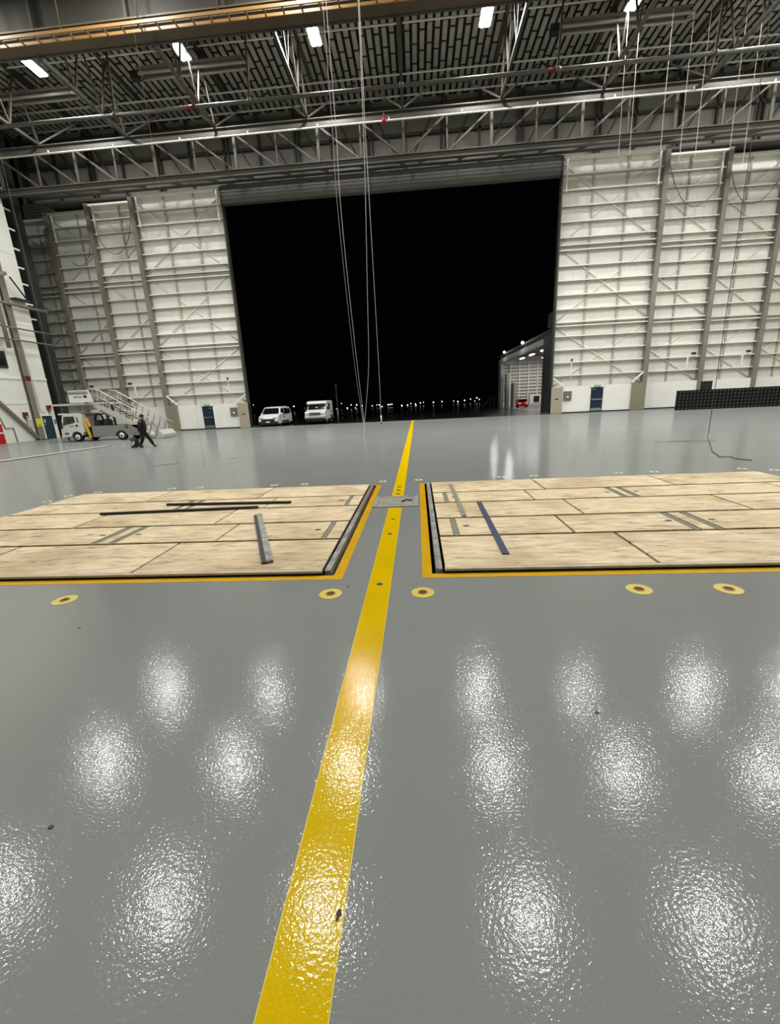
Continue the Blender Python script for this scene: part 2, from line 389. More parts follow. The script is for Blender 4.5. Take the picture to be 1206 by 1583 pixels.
for x, y, lb in ((-3.42,3.43,'yellow ringed floor anchor in front of the left pit, far from the yellow line'), (-0.85,3.48,'yellow ringed floor anchor just left of the yellow line'),
                 (0.0,3.48,'yellow ringed floor anchor just right of the yellow line'), (1.89,3.48,'yellow ringed floor anchor in front of the right pit, inner of two'), (2.62,3.46,'yellow ringed floor anchor in front of the right pit, nearest the right frame edge')):
    anchor(x, y, True, lb)
far_l = [-5.61, -4.95, -3.23, -2.54, -0.80]; far_r = [-0.02, 1.75, 2.44, 4.19, 4.91, 6.64]
for i, x in enumerate(reversed(far_l)): anchor(x, 8.94, False, 'pale round floor anchor behind the left pit, %s from the yellow line' % nth(i))
for i, x in enumerate(far_r): anchor(x, 8.98, False, 'pale round floor anchor behind the right pit, %s from the yellow line' % nth(i))
anchor(7.07, 8.72, False, 'pale round floor anchor off the far right corner of the right pit')
for x, y, lb in ((-7.28,8.81,'pale round floor anchor off the far left corner of the left pit'), (-7.73,8.5,'pale round floor anchor left of the left pit, middle of three'), (-7.73,7.96,'pale round floor anchor left of the left pit, nearest the viewer')):
    anchor(x, y, False, lb)
for pts, lb in (([(7.56,14.1),(8.3,14.0),(9.24,13.7),(9.2,13.82),(8.3,14.16)], 'dark worn strip on the grey floor beyond the right pit'), ([(-8.67,13.0),(-8.04,13.3),(-8.04,13.45),(-8.4,13.25)], 'dark scuff on the grey floor beyond the left pit, under the walking person'), ([(-6.57,14.1),(-6.43,14.2),(-6.43,14.32),(-6.55,14.2)], 'small dark scuff on the grey floor below the left door leaf')):
    tag(MB().prism(pts, 'z', 0, 0.003).build('floor_scuff', m_darkgrey), lb, 'floor mark')

# hatch in the line
h = thing('floor_hatch', 'grey green steel floor hatch set across the yellow line between the pits', 'hatch', (-0.41, 7.0, 0))
mb = MB(); mb.box(-0.80,-0.03,6.64,6.70,0,0.012); mb.box(-0.80,-0.03,7.34,7.40,0,0.012); mb.box(-0.80,-0.72,6.70,7.34,0,0.012); mb.box(-0.11,-0.03,6.70,7.34,0,0.012); mb.build('frame', m_angle, h)
MB().box(-0.715,-0.115,6.705,7.335,0,0.008).build('cover_plate', m_hatch, h)
hd = MB(); hd.tube([(-0.32,6.95,0.012),(-0.24,7.05,0.03),(-0.18,6.98,0.03),(-0.14,7.08,0.012)], 0.012).build('lift_handle', m_darkgrey, h)

# ------------------------------------------------------------------ the boarded pits
ZB0, ZB1 = 0.022, 0.046
def mirror(a, b): return (-0.8 - b, -0.8 - a)
ROWS = [('front', 3.965, 4.93, [(0.235,2.30),(2.335,4.50),(4.54,6.50)], []),
        ('second', 4.965, 5.735, [(0.235,0.405),(0.485,1.855),(1.885,3.25),(3.36,3.50),(3.61,5.86),(5.89,6.50)], [(0.41,0.48),(3.26,3.35),(3.51,3.60)]),
        ('middle', 5.77, 6.655, [(0.235,2.265),(2.295,4.50),(4.54,6.50)], []),
        ('fourth', 6.69, 7.42, [(0.235,0.405),(0.475,1.84),(1.865,3.22),(3.32,3.41),(3.51,5.86),(5.89,6.50)], [(0.41,0.47),(3.23,3.31),(3.42,3.50)]),
        ('rear', 7.455, 8.43, [(0.235,2.225),(2.255,4.45),(4.485,6.50)], [])]
HOLES = {('second',1): [0.60], ('second',2): [3.17], ('second',4): [3.70], ('fourth',1): [0.58], ('fourth',2): [3.13], ('fourth',4): [3.60]}
for side in ('right', 'left'):
    for row, y0, y1, sheets, chans in ROWS:
        for i, (a, b) in enumerate(sheets):
            x0, x1 = (a, b) if side == 'right' else mirror(a, b)
            word = 'narrow plywood strip' if b - a < 0.3 else 'plywood sheet'
            lb = '%s, %s row of the %s pit, %s from the yellow line' % (word, row, side, nth(i))
            o = MB().box(x0, x1, y0+(0.012 if row != 'front' else 0.0), y1-0.012, ZB0, ZB1).build('plywood_sheet', m_ply, bevel=0.003)
            tag(o, lb, 'plywood', 'plywood sheets covering the %s pit' % side)
            for hx in HOLES.get((row, i), []):
                hxx = hx if side == 'right' else -0.8 - hx
                hy = (y0+y1)/2
                MB().disc((hxx, hy, ZB1-0.001), 0.045, 0.003, 16, ry=0.03).build('finger_hole', m_darkgrey, o)
        for i, (a, b) in enumerate(chans):
            x0, x1 = (a, b) if side == 'right' else mirror(a, b)
            mb = MB().box(x0, x1, y0, y1, -0.02, 0.04); mb.box(x0+0.012, x0+0.022, y0, y1, 0.04, 0.046); mb.box(x1-0.022, x1-0.012, y0, y1, 0.04, 0.046)
            tag(mb.build('steel_channel', m_greybar), 'grey steel channel, %s row of the %s pit, %s from the yellow line' % (row, side, nth(i)), 'steel channel', 'steel channels in the %s pit cover' % side)
    # bearers carrying the sheets: one under each joint of rows, plus edge ledges
    ys = [3.97, 4.95, 5.752, 6.672, 7.437, 8.46]
    xa, xb = (0.23, 6.53) if side == 'right' else mirror(0.23, 6.53)
    for i, y in enumerate(ys):
        o = MB().box(xa, xb, y-0.035, y+0.035, -0.14, ZB0).build('bearer', m_darkgrey)
        tag(o, 'dark steel bearer under the %s pit boards, %s from the viewer' % (side, nth(i)), 'beam', 'bearers in the %s pit' % side)
    # front edge batten seen under the first row
    o = MB().box(xa, xb, 3.913, 3.962, ZB0, 0.045).build('edge_batten', mat('batten_grey', (196,186,164), rough=0.7, var=0.2, vscale=5))
    tag(o, 'pale edge batten along the near side of the %s pit boards' % side, 'batten')
# worn steel edge angles next to the line
e = MB(); e.box(0.14, 0.205, 3.93, 8.44, -0.1, 0.04); e.box(0.14, 0.152, 3.93, 8.44, 0.04, 0.05)
tag(e.build('edge_angle', m_angle), 'worn white and grey steel angle along inner edge of the right pit', 'steel angle')
for y0, y1, Mx, lb in ((3.95, 6.3, m_angle, 'worn dark and grey steel angle along inner edge of the left pit, near half'), (6.33, 8.44, mat('brown_angle',(118,100,84),rough=0.6,var=0.2,vscale=6), 'brownish steel angle along inner edge of the left pit, far half')):
    e = MB(); e.box(-1.005, -0.94, y0, y1, -0.1, 0.035); e.box(-0.952, -0.94, y0, y1, 0.035, 0.045)
    tag(e.build('edge_angle', Mx), lb, 'steel angle')
# loose bars lying on the boards
def loose(name, p, q, w, h, M, lb):
    mb = MB().bar((p[0],p[1],ZB1+0.002+h/2), (q[0],q[1],ZB1+0.002+h/2), w, h)
    return tag(mb.build(name, M, bevel=0.002), lb, 'steel bar')
loose('flat_bar', (0.945,6.58), (0.90,4.27), 0.075, 0.012, m_blueplate, 'blue flat steel bar lying on the right pit boards')
loose('flat_bar', (0.61,8.09), (0.625,5.80), 0.07, 0.012, m_greybar, 'grey flat steel bar lying on the right pit boards beside the blue bar')
loose('square_tube', (-5.43,6.52), (-2.73,6.66), 0.045, 0.04, m_purlinbar, 'long dark bar lying on the left pit boards, nearer of two')
loose('square_tube', (-4.58,7.07), (-2.25,6.95), 0.045, 0.04, m_purlinbar, 'dark bar lying on the left pit boards behind the long dark bar')
a = thing('angle_iron', 'short grey angle iron with painted shadow strip lying across the left pit boards', 'steel bar', (-2.1, 5.15, ZB1))
MB().bar((-2.525,6.17,ZB1+0.018), (-1.655,4.16,ZB1+0.018), 0.075, 0.03).build('flat_leg', m_angle, a)
MB().bar((-2.58,6.15,ZB1+0.012), (-1.71,4.135,ZB1+0.012), 0.05, 0.02).build('shadow_leg', m_black, a)  # flat black strip painted for the shadowed part of the angle

# raised cover strip on the far left floor
mb = MB(); mb.bar((-17.6, 11.5, 0.02), (-16.95, 22.0, 0.02), 0.16, 0.04); mb.bar((-17.48, 11.5, 0.012), (-16.83, 22.0, 0.012), 0.08, 0.024, m=1)
tag(mb.build('cable_ramp', [m_white, m_darkgrey]), 'long pale cable ramp on the floor at far left', 'cable ramp')

# ------------------------------------------------------------------ sliding door leaves
GZ = [16.83, 15.85, 14.85, 13.83, 12.8, 12.3, 11.95, 10.9, 9.9, 8.9, 7.9, 6.95, 6.68, 5.93, 4.93, 3.97, 2.98]
def leaf(edge, s, Y, label, first, k):
    # edge = X of the side nearer the opening; s = +1 for the right hand leaves
    t = thing('hangar_door_leaf', label, 'hangar door', (edge + s*3.6, Y, 0))
    X = lambda d: edge + s*d
    mb = MB().box(X(0.05), X(7.3), Y+0.42, Y+0.5, 0.06, 17.95)
    for d in [0.05 + 0.6*i for i in range(1, 12)]: mb.box(X(d)-0.012, X(d)+0.012, Y+0.405, Y+0.42, 2.1, 17.9)
    mb.build('cladding', m_leaf, t)
    MB().box(X(0.08), X(7.2), Y+0.06, Y+0.14, 0.1, 2.12).build('base_panel', m_white, t)
    MB().box(X(0.0), X(7.3), Y-0.0, Y+0.42, 0.015, 0.1).build('bottom_rail', m_darkgrey, t)
    for z in GZ: MB().box(X(0.08), X(7.1), Y+0.12, Y+0.17, z-0.035, z+0.04).box(X(0.08), X(7.1), Y+0.17, Y+0.40, z-0.035, z-0.01, 1).build('girt', [m_girt, m_web_shade], t)
    MB().box(X(0.05), X(7.3), Y+0.02, Y+0.4, 17.78, 17.92).build('top_rail', m_girt, t)
    for d in (2.32, 4.72): MB().box(X(d)-0.06, X(d)+0.06, Y+0.3, Y+0.42, 2.1, 17.8).build('mullion', m_mullion, t)
    MB().box(X(7.02), X(7.34), Y-0.06, Y+0.5, 0.02, 17.95).build('outer_post', m_post, t)
    MB().box(X(-0.06), X(0.05), Y+0.0, Y+0.5, 0.02, 17.95).build('edge_post', m_truss_dark, t)
    for z0, z1 in ((12.45, 17.5), (7.1, 12.15), (2.2, 6.6)):
        MB().tube([(X(0.2), Y+0.34, z1), (X(6.95), Y+0.34, z0)], 0.04).build('diagonal_brace', m_girt, t)
        MB().tube([(X(0.2), Y+0.38, z0), (X(6.95), Y+0.38, z1)], 0.04).build('diagonal_brace', m_girt, t)
    for d in (0.3, 6.7): MB().box(X(d)-0.05, X(d)+0.05, Y-0.02, Y+0.1, 15.7, 17.8).build('guide_bracket', m_girt, t)
    if first:
        MB().box(X(-0.06), X(0.82), Y-0.12, Y+0.3, 0.02, 2.08).build('end_box', m_tan, t)['label'] = 'tan end box at the opening edge'
        MB().box(X(6.25), X(7.3), Y-0.12, Y+0.3, 0.02, 2.15).build('end_box', m_olive, t)['label'] = 'olive end box at the outer edge'
        MB().bar((X(6.2), Y, 2.2), (X(7.1), Y, 3.0), 0.1, 0.1).build('corner_strut', m_white, t)
        MB().bar((X(0.9), Y, 2.15), (X(0.05), Y, 2.8), 0.1, 0.1).build('corner_strut', m_white, t)
        d0, d1 = (3.08, 4.05)
        dr = MB().box(X(d0), X(d1), Y-0.0, Y+0.06, 0.12, 1.95).build('personnel_door', m_blue, t)
        mb = MB(); mb.box(X(d0-0.07), X(d0), Y-0.02, Y+0.08, 0.1, 2.02); mb.box(X(d1), X(d1+0.07), Y-0.02, Y+0.08, 0.1, 2.02); mb.box(X(d0-0.07), X(d1+0.07), Y-0.02, Y+0.08, 1.95, 2.02); mb.build('door_frame', m_white, t)
        MB().box(X(d0+0.06), X(d1-0.06), Y-0.012, Y, 0.13, 0.33).build('kick_plate', m_chrome, dr)
        MB().box(X(d0+0.06), X(d1-0.06), Y-0.07, Y-0.0, 0.96, 1.06).build('push_bar', m_chrome, dr)
        MB().box(X(d0+0.1), X(d0+0.38), Y-0.01, Y, 1.76, 1.82).build('door_closer', m_chrome, dr)
        lm = MB(); lm.box(X(d0+0.2), X(d1-0.2), Y-0.14, Y+0.06, 2.04, 2.12); lm.ball((X(d0+0.3), Y-0.1, 2.18), 0.07); lm.ball((X(d1-0.3), Y-0.1, 2.18), 0.07); lm.build('emergency_light', m_alu, t)
        eb = MB().box(X(0.97), X(1.57), Y-0.04, Y+0.08, 1.04, 1.74).build('switch_box', m_elec, t)
        MB().ball((X(1.27), Y-0.05, 1.28), 0.09, sz=1).build('rotary_switch', m_white, eb)
        MB().box(X(0.25), X(0.52), Y-0.135, Y-0.12, 1.12, 1.2).build('name_plate', m_darkgrey, t)
        MB().ball((X(1.45), Y+0.05, 4.13), 0.1).build('horn', m_darkgrey, t)
        MB().tube([(X(1.45), Y+0.06, 4.05), (X(1.45), Y+0.06, 2.1)], 0.015).build('conduit', m_girt, t)
    else:
        MB().box(X(6.3), X(6.6), Y-0.03, Y+0.1, 4.1, 4.28).build('roller_bracket', m_darkgrey, t)
        MB().box(X(6.0), X(6.08), Y-0.0, Y+0.1, 3.1, 3.95).build('guide_bracket', m_girt, t)
    return t
NB = ['nearest the opening', 'second from the opening', 'third from the opening', 'outermost, furthest from the opening']
for k in range(4):
    leaf(10.92 + 4.75*k, 1, 36.0 + 0.85*k, 'white sliding hangar door leaf right of the opening, ' + NB[k], k == 0, k)
    leaf(-14.50 - 4.25*k, -1, 36.0 + 0.85*k, 'white sliding hangar door leaf left of the opening, ' + NB[k], k == 0, k)
# slack cables on the leaves
def smooth(pts, n=5):
    P = [Vector(p) for p in pts]; out = []
    for i in range(len(P)-1):
        a, b, c, d = P[max(i-1,0)], P[i], P[i+1], P[min(i+2,len(P)-1)]
        for k in range(n):
            t = k/n; out.append(0.5*((2*b) + (-a+c)*t + (2*a-5*b+4*c-d)*t*t + (-a+3*b-3*c+d)*t*t*t))
    return out + [P[-1]]
def slack(Y, pts, lb):
    tag(MB().tube(smooth([(x, Y, z) for x, z in pts]), 0.028).build('slack_cable', m_post), lb, 'cable')
slack(36.85, [(18.5,17.86),(19.1,16.2),(19.8,15.0),(20.5,14.5),(21.2,14.55),(22.0,15.2),(22.6,16.4)], 'slack cable hanging across the second right door leaf')
slack(37.70, [(23.2,17.86),(24.0,15.7),(24.9,14.7),(25.8,14.7),(26.6,15.4),(27.2,16.4)], 'slack cable hanging across the third right door leaf')
slack(36.85, [(-22.2,17.86),(-22.6,15.9),(-23.3,14.7),(-24.1,14.25),(-24.8,14.6),(-25.4,15.6)], 'slack cable hanging across the second left door leaf')
slack(37.70, [(-26.5,17.86),(-26.8,15.4),(-27.4,14.2),(-28.1,13.9),(-28.8,14.3)], 'slack cable hanging across the third left door leaf')

# ------------------------------------------------------------------ roof steel
tr = thing('door_truss', 'deep pale grey steel truss spanning the whole width above the doors', 'truss', (-0.4, 33, 17))
mb = MB().box(-29.45, 30.5, 32.85, 33.15, 19.42, 19.5); mb.box(-29.45, 30.5, 32.85, 33.15, 19.82, 19.88); mb.box(-29.45, 30.5, 32.97, 33.03, 19.5, 19.82); mb.build('top_chord', m_truss, tr)
mb = MB().box(-29.45, 30.5, 32.85, 33.15, 17.05, 17.11); mb.box(-29.45, 30.5, 32.85, 33.15, 17.4, 17.46); mb.box(-29.45, 30.5, 32.97, 33.03, 17.11, 17.4); mb.build('bottom_chord', m_truss, tr)
VX = [-29.0 + 5.72*k for k in range(11)]
for i, vx in enumerate(VX):
    MB().box(vx-0.09, vx+0.09, 32.93, 33.07, 17.4, 19.45).build('vertical', m_truss, tr)
    if i < 10:
        a, b = (17.4, 19.45) if vx > -3 else (19.45, 17.4)
        MB().bar((vx+0.1, 33, a), (vx+2.8, 33, b), 0.12, 0.12).build('diagonal', m_truss_dark, tr)
        MB().bar((vx+2.9, 33, a), (vx+5.6, 33, b), 0.1, 0.1).build('diagonal', m_truss_dark, tr)
        MB().box(vx+2.8, vx+2.9, 32.95, 33.05, 17.4, 19.45).build('vertical', m_truss_dark, tr)
tk = thing('door_track', 'grey steel guide track over the tops of the door leaves', 'track', (-0.4, 36.4, 18.0))
MB().box(-29.45, 30.5, 35.6, 36.0, 18.05, 18.35).build('track_beam', m_truss, tk)
MB().box(-29.45, 30.5, 36.9, 38.8, 18.15, 18.3).build('track_plate', m_truss_dark, tk)
for k in range(22):
    xx = -29.3 + 2.8*k
    MB().bar((xx, 33.1, 17.3), (xx + (0.9 if xx < 0 else -0.9), 35.7, 18.15), 0.12, 0.14).build('strut', m_truss, tk)
# long tie beam
tb = thing('tie_beam', 'pale round steel tie pipe running across under the roof', 'beam', (-0.4, 30, 19.5))
MB().tube([(-29.45, 30, 19.42), (30.5, 30, 19.42)], 0.11, 10).build('pipe', m_truss, tb)
for vx in (-26.5, -18.0, -9.5, -0.4, 8.5, 17.0, 25.5):
    MB().bar((vx, 30, 19.5), (vx + 0.2, 30, 23.7), 0.1, 0.1).build('hanger', m_truss_dark, tb)
    MB().tube([(vx-0.12, 30, 19.42), (vx+0.12, 30, 19.42)], 0.16, 10).build('coupling', m_truss_dark, tb)
for i, (xx, lb) in enumerate(((-13.6,'red band on the pipe left of the hanging cords'),(8.0,'red band on the pipe right of the hanging cords'))):
    MB().tube([(xx, 30, 19.42), (xx+0.7, 30, 19.42)], 0.118, 10).build('red_band', m_darkred, tb)
# lengthwise roof braces
BX = [-0.4 + 6.32*k for k in range(-5, 5)]
for i, bx in enumerate(BX):
    t = thing('roof_brace', 'steel roof brace running from girder to door truss, %s from the left' % nth(i), 'roof beam', (bx, 29.7, 20), group='lengthwise roof braces')
    MB().bar((bx, 26.4, 20.02), (bx, 33, 19.98), 0.16, 0.16).build('lower_chord', m_truss, t)
    MB().box(bx-0.1, bx+0.1, 26.4, 39, 23.3, 23.55).build('upper_chord', m_truss_dark, t)
    for q in range(3):
        y0 = 26.6 + q*2.15
        MB().bar((bx, y0, 20.05), (bx, y0+1.07, 23.35), 0.09, 0.09).build('web', m_truss_dark, t)
        MB().bar((bx, y0+1.07, 23.35), (bx, y0+2.14, 20.05), 0.09, 0.09).build('web', m_truss_dark, t)
    for dx in (-3.0, 3.0):
        MB().bar((bx, 33.0, 20.0), (bx+dx, 36.2, 23.5), 0.1, 0.1).build('knee_brace', m_truss_dark, t)
# near girder with its cable tray
g = thing('roof_girder', 'deep brown steel girder crossing the top of the hangar', 'girder', (-0.4, 26, 19.8))
MB().box(-29.45, 30.5, 25.9, 26.1, 20.6, 24.0).build('web', m_girder_web, g)
mb = MB().box(-29.45, 30.5, 25.45, 26.55, 20.25, 20.33); mb.box(-29.45, 30.5, 25.45, 26.55, 20.55, 20.62); mb.box(-29.45, 30.5, 25.62, 25.7, 20.33, 20.55); mb.box(-29.45, 30.5, 26.3, 26.38, 20.33, 20.55)
mb.build('bottom_flange', m_girder, g)
MB().box(-29.45, 30.5, 26.5, 26.62, 20.2, 20.28).build('flange_lip', m_truss, g)
for k in range(12): MB().box(-29.0 + 5*k, -28.85 + 5*k, 25.6, 25.9, 20.62, 24.0).build('stiffener', m_girder_web, g)
t = thing('cable_tray', 'orange tan ladder cable tray along the face of the brown girder', 'cable tray', (-12, 25.2, 19.95))
for y in (24.95, 25.42): MB().box(-27, 0.6, y-0.03, y+0.03, 19.95, 20.08).build('side_rail', m_tray, t)
for k in range(31): MB().box(-26.6 + 0.9*k, -26.53 + 0.9*k, 24.95, 25.42, 19.97, 20.02).build('rung', m_tray, t)
for k in range(7): MB().tube([(-25 + 4*k, 25.0, 19.95), (-25 + 4*k, 25.0, 23.9)], 0.03).build('hanger_rod', m_girder, t)
# sprinkler pipe with red valve
sp = thing('sprinkler_pipe', 'thin white sprinkler pipe with red valve in front of the door truss', 'pipe', (-0.4, 32.6, 19.2))
MB().tube([(-29.45, 32.6, 19.2), (30, 32.6, 19.2)], 0.055, 8).build('pipe', m_white, sp)
vv = MB(); vv.ball((-1.62, 32.6, 19.25), 0.16); vv.tube([(-1.62, 32.6, 19.25), (-1.62, 32.6, 19.65)], 0.05); vv.build('valve', m_red, sp)
for k in range(13):
    MB().tube([(-29.5 + 4.7*k, 32.6, 19.2), (-29.5 + 4.7*k, 32.6, 19.38)], 0.04).build('sprinkler_head', m_white, sp)
for i, (yy, zz) in enumerate(((27.4, 23.4), (28.9, 23.4), (31.6, 23.4), (35.0, 23.0), (36.9, 22.9))):
    tag(MB().tube([(-29.45, yy, zz), (30, yy, zz)], 0.05, 8).build('conduit_pipe', m_girt), 'thin pale conduit under the roof deck, %s from the girder' % nth(i), 'pipe', 'conduits under the roof deck')
# radiant heaters
def heater(x0, x1, y, z, lb):
    t = thing('tube_heater', lb, 'heater', ((x0+x1)/2, y, z))
    for d in (-0.28, 0.28): MB().tube([(x0, y+d, z), (x1, y+d, z)], 0.09, 10).build('tube', m_heater, t)
    mb = MB(); mb.tube([(x1, y-0.28, z), (x1+0.25, y-0.2, z), (x1+0.32, y, z), (x1+0.25, y+0.2, z), (x1, y+0.28, z)], 0.09, 8); mb.build('return_bend', m_heater, t)
    mb = MB().box(x0, x1, y-0.45, y+0.45, z+0.2, z+0.22); mb.bar((x0, y-0.5, z+0.16), (x1, y-0.5, z+0.16), 0.02, 0.12); mb.bar((x0, y+0.5, z+0.16), (x1, y+0.5, z+0.16), 0.02, 0.12); mb.build('reflector', m_post, t)
    MB().box(x0-0.6, x0, y-0.2, y+0.2, z-0.15, z+0.25).build('burner_box', m_darkgrey, t)
    for xx in (x0+0.5, (x0+x1)/2, x1-0.5): MB().tube([(xx, y, z+0.2), (xx, y, 23.9)], 0.02).build('hanger_rod', m_truss_dark, t)
heater(-17.0, -10.2, 31.9, 22.4, 'twin tube radiant heater under the roof near the second ceiling light from the left')
heater(-27.0, -22.1, 32.5, 22.2, 'twin tube radiant heater under the roof at the far left')
heater(9.1, 16.3, 31.9, 22.4, 'twin tube radiant heater under the roof at the upper right')
# ceiling lamps
def lamp_at(x, y, lb, proto=None):
    for d in (-0.15, 0.15): lamp_light(x+d, y, LAMP_Z-0.1, 0.2, 1.35, LAMP_W)
    if proto: return dup(proto, (x, y, LAMP_Z), lb)
    t = thing('ceiling_light', lb, 'ceiling light', (x, y, LAMP_Z), group='ceiling lights')
    MB().box(x-0.36, x+0.36, y-0.72, y+0.72, LAMP_Z, LAMP_Z+0.14).build('housing', m_alu, t)
    for d in (-0.15, 0.15): MB().box(x+d-0.1, x+d+0.1, y-0.66, y+0.66, LAMP_Z-0.06, LAMP_Z).build('tube', m_lamp, t)
    for d in (-0.5, 0.5): MB().tube([(x, y+d, LAMP_Z+0.14), (x, y+d, 23.9)], 0.02).build('hanger_rod', m_truss_dark, t)
    return t
proto = None
for j, y in enumerate(LAMP_Y):
    for i, x in enumerate(LAMP_X):
        lb = 'ceiling light in the row nearest the doors, %s from the left wall' % nth(i) if j == 0 else 'ceiling light in the %s row from the doors, %s from the left wall' % (nth(j), nth(i))
        t = lamp_at(x, y, lb, proto); proto = proto or t

# ------------------------------------------------------------------ hanging cords
def cord(pts, M, lb, r=0.012, group=None):
    tag(MB().tube(smooth(pts, 4), r, 6).build('hanging_cord', M), lb, 'cord', group)
cord([(-3.74,24,23.7),(-3.74,24,19.2),(-3.70,24,14.4),(-3.72,24,11.7),(-3.59,24,8.0),(-3.37,24,3.8),(-3.17,24,1.4),(-3.02,23.6,0.45)], m_cord_red, 'reddish hanging cord, leftmost of the four in front of the dark doorway', 0.013)
cord([(-3.62,24.1,23.7),(-3.60,24.1,19.2),(-3.54,24.1,14.4),(-3.57,24.1,11.7),(-3.45,24.1,8.0),(-3.24,24.1,3.8),(-3.1,24.1,1.4),(-3.0,23.6,0.5)], m_cord, 'pale hanging cord close beside the reddish cord in the doorway')
cord([(-2.13,24,23.7),(-2.13,24,19.1),(-2.2,24,14.3),(-2.27,24,11.6),(-2.44,24,7.3),(-2.58,24,3.8),(-2.85,24,1.6),(-2.98,23.6,0.5),(-2.75,21.5,0.06),(-2.56,19.4,0.015)], m_cord, 'pale hanging cord that reaches the floor in the middle of the doorway')
cord([(-2.08,24.2,23.7),(-2.1,24.2,19.1),(-2.13,24.2,14.3),(-2.11,24.2,11.6),(-2.06,24.2,3.7),(-2.07,24.2,0.9)], m_cord, 'pale straight hanging cord, rightmost of the four in the doorway')
t = thing('cord_weight', 'small pale pull weight at the end of the rightmost doorway cord', 'weight', (-2.07, 24.2, 0.45))
MB().cyl((-2.07,24.2,0.5), (-2.07,24.2,0.9), 0.035, 10).build('body', m_white, t); MB().ball((-2.07,24.2,0.47), 0.05).build('knob', m_darkgrey, t)
RC = [(12.6,16.1),(13.25,15.7),(15.05,15.8),(16.2,15.5),(17.1,15.4),(19.9,15.2),(19.05,15.5)]
for i, (x, z) in enumerate(sorted(RC)):
    cord([(x,31,23.7),(x,31,19),(x+0.05,31,z),(x+0.05,31,z-0.7+0.3*(i%3))], m_cord, 'thin pale cord hanging before the right door leaves, %s from the left' % nth(i), 0.014, 'thin cords at upper right')
cord([(9.95,15.2,23.7),(9.95,15.2,12),(9.95,15.2,2.0),(9.95,15.2,0.3),(9.8,15.0,0.02),(8.6,13.0,0.014),(7.69,11.49,0.014),(7.46,10.96,0.014),(7.25,10.55,0.014),(7.46,10.55,0.014),(7.39,10.2,0.014),(7.5,9.9,0.014)], m_cord_dark, 'dark hose hanging at right and trailing across the floor toward the right pit', 0.010)
for (x, y, M, lb) in ((-6.53, 12.28, mat('cord_orange',(200,160,130),rough=0.6), 'thin orange cord hanging to the floor right of the walking person'), (-9.48, 10.91, m_cord, 'thin pale cord hanging to the floor left of the walking person'), (-7.71, 8.17, m_cord, 'thin pale cord hanging to the floor at the corner of the left pit')):
    cord([(x,y,23.7),(x,y,12),(x,y,2),(x,y,0.02)], M, lb, 0.0028)

# ------------------------------------------------------------------ fittings on the side wall
W = -29.5
c = thing('wall_column', 'olive grey steel column with diagonal brace on the left wall', 'column', (W+0.3, 31.2, 0))
mb = MB().box(W, W+0.05, 30.95, 31.4, 0, 24); mb.box(W+0.05, W+0.22, 31.15, 31.2, 0, 24); mb.box(W+0.22, W+0.27, 30.95, 31.4, 0, 24); mb.build('shaft', m_post, c)
MB().bar((W+0.2, 27.0, 4.6), (W+0.2, 31.0, 0.05), 0.16, 0.2).build('brace', m_steel, c)
MB().box(W, W+0.4, 30.8, 31.55, 0, 0.06).build('base_plate', m_darkgrey, c)
MB().box(W+0.2, W+0.29, 30.93, 31.42, 4.4, 4.75).build('red_band', m_darkred, c)
for z, d, lb in ((9.72, 0.11, 'highest'), (8.08, 0.06, 'middle'), (7.25, 0.06, 'lowest')):
    tag(MB().tube([(W+0.4, 24.0, z), (W+0.4, 34.3, z)], d, 8).build('wall_pipe', m_olive), 'olive pipe standing off the left wall, %s of three' % lb, 'pipe')
t = thing('vent_stack', 'olive pipework with elbow and valve beside the left wall column', 'pipework', (W+0.6, 30.0, 6.5))
MB().tube([(W+0.6,30.0,6.6),(W+0.6,30.0,10.6),(W+0.6,30.3,11.3),(W+0.6,31.2,11.7)], 0.13, 8).build('riser', m_olive, t)
MB().bar((W+0.4,31.7,11.6),(W+0.4,32.8,10.2),0.08,0.08).build('bracket_arm', m_darkgrey, t)
MB().box(W, W+0.5, 31.7, 32.9, 10.15, 10.25).build('bracket_shelf', m_darkgrey, t)
MB().ball((W+0.65,29.98,10.0), 0.22).build('valve', m_alu, t)
MB().tube([(W+0.6,30.0,11.9),(W+0.6,30.0,13.5)], 0.1, 8).build('orange_pipe', mat('pipe_orange',(168,108,76),rough=0.5), t)
wd = thing('window_1', 'grey framed window high on the left wall', 'window', (W, 29.4, 5.3)); wd['kind'] = 'structure'
MB().box(W, W+0.1, 28.7, 30.05, 5.25, 6.4).build('window_frame', m_darkgrey, wd)
MB().box(W+0.1, W+0.11, 28.85, 29.9, 5.4, 6.25).build('pane', m_glass, wd)
cb = thing('hose_cabinet', 'red fire cabinet against the left wall at the frame edge', 'cabinet', (W+0.2, 27.8, 0))
MB().box(W+0.03, W+0.12, 27.2, 28.3, 0.0, 1.38).build('body', m_red, cb); MB().box(W+0.12, W+0.14, 27.3, 28.25, 0.72, 0.8).build('white_stripe', m_white, cb); MB().box(W+0.12, W+0.15, 27.35, 27.42, 0.5, 0.66).build('handle', m_chrome, cb)
for yy, zz, lb in ((30.38, 1.72, 'dark red alarm box on left wall, left of the column'), (32.6, 2.2, 'dark red alarm box on left wall above the teal door')):
    b = thing('alarm_box', lb, 'alarm box', (W+0.1, yy, zz)); MB().box(W, W+0.2, yy-0.15, yy+0.15, zz, zz+0.4).build('body', m_darkred, b, bevel=0.01)
    MB().box(W+0.2, W+0.21, yy-0.1, yy+0.1, zz+0.05, zz+0.12).build('label_strip', m_alu, b)
    MB().tube([(W+0.05, yy, zz), (W+0.05, yy, zz-0.9)], 0.02).build('conduit', m_cord_dark, b)
sg = thing('wall_sign', 'yellow warning sign on the left wall column', 'sign', (W+0.3, 31.15, 1.05)); MB().box(W+0.27, W+0.31, 30.9, 31.42, 1.03, 1.62).build('plate', m_sign, sg)
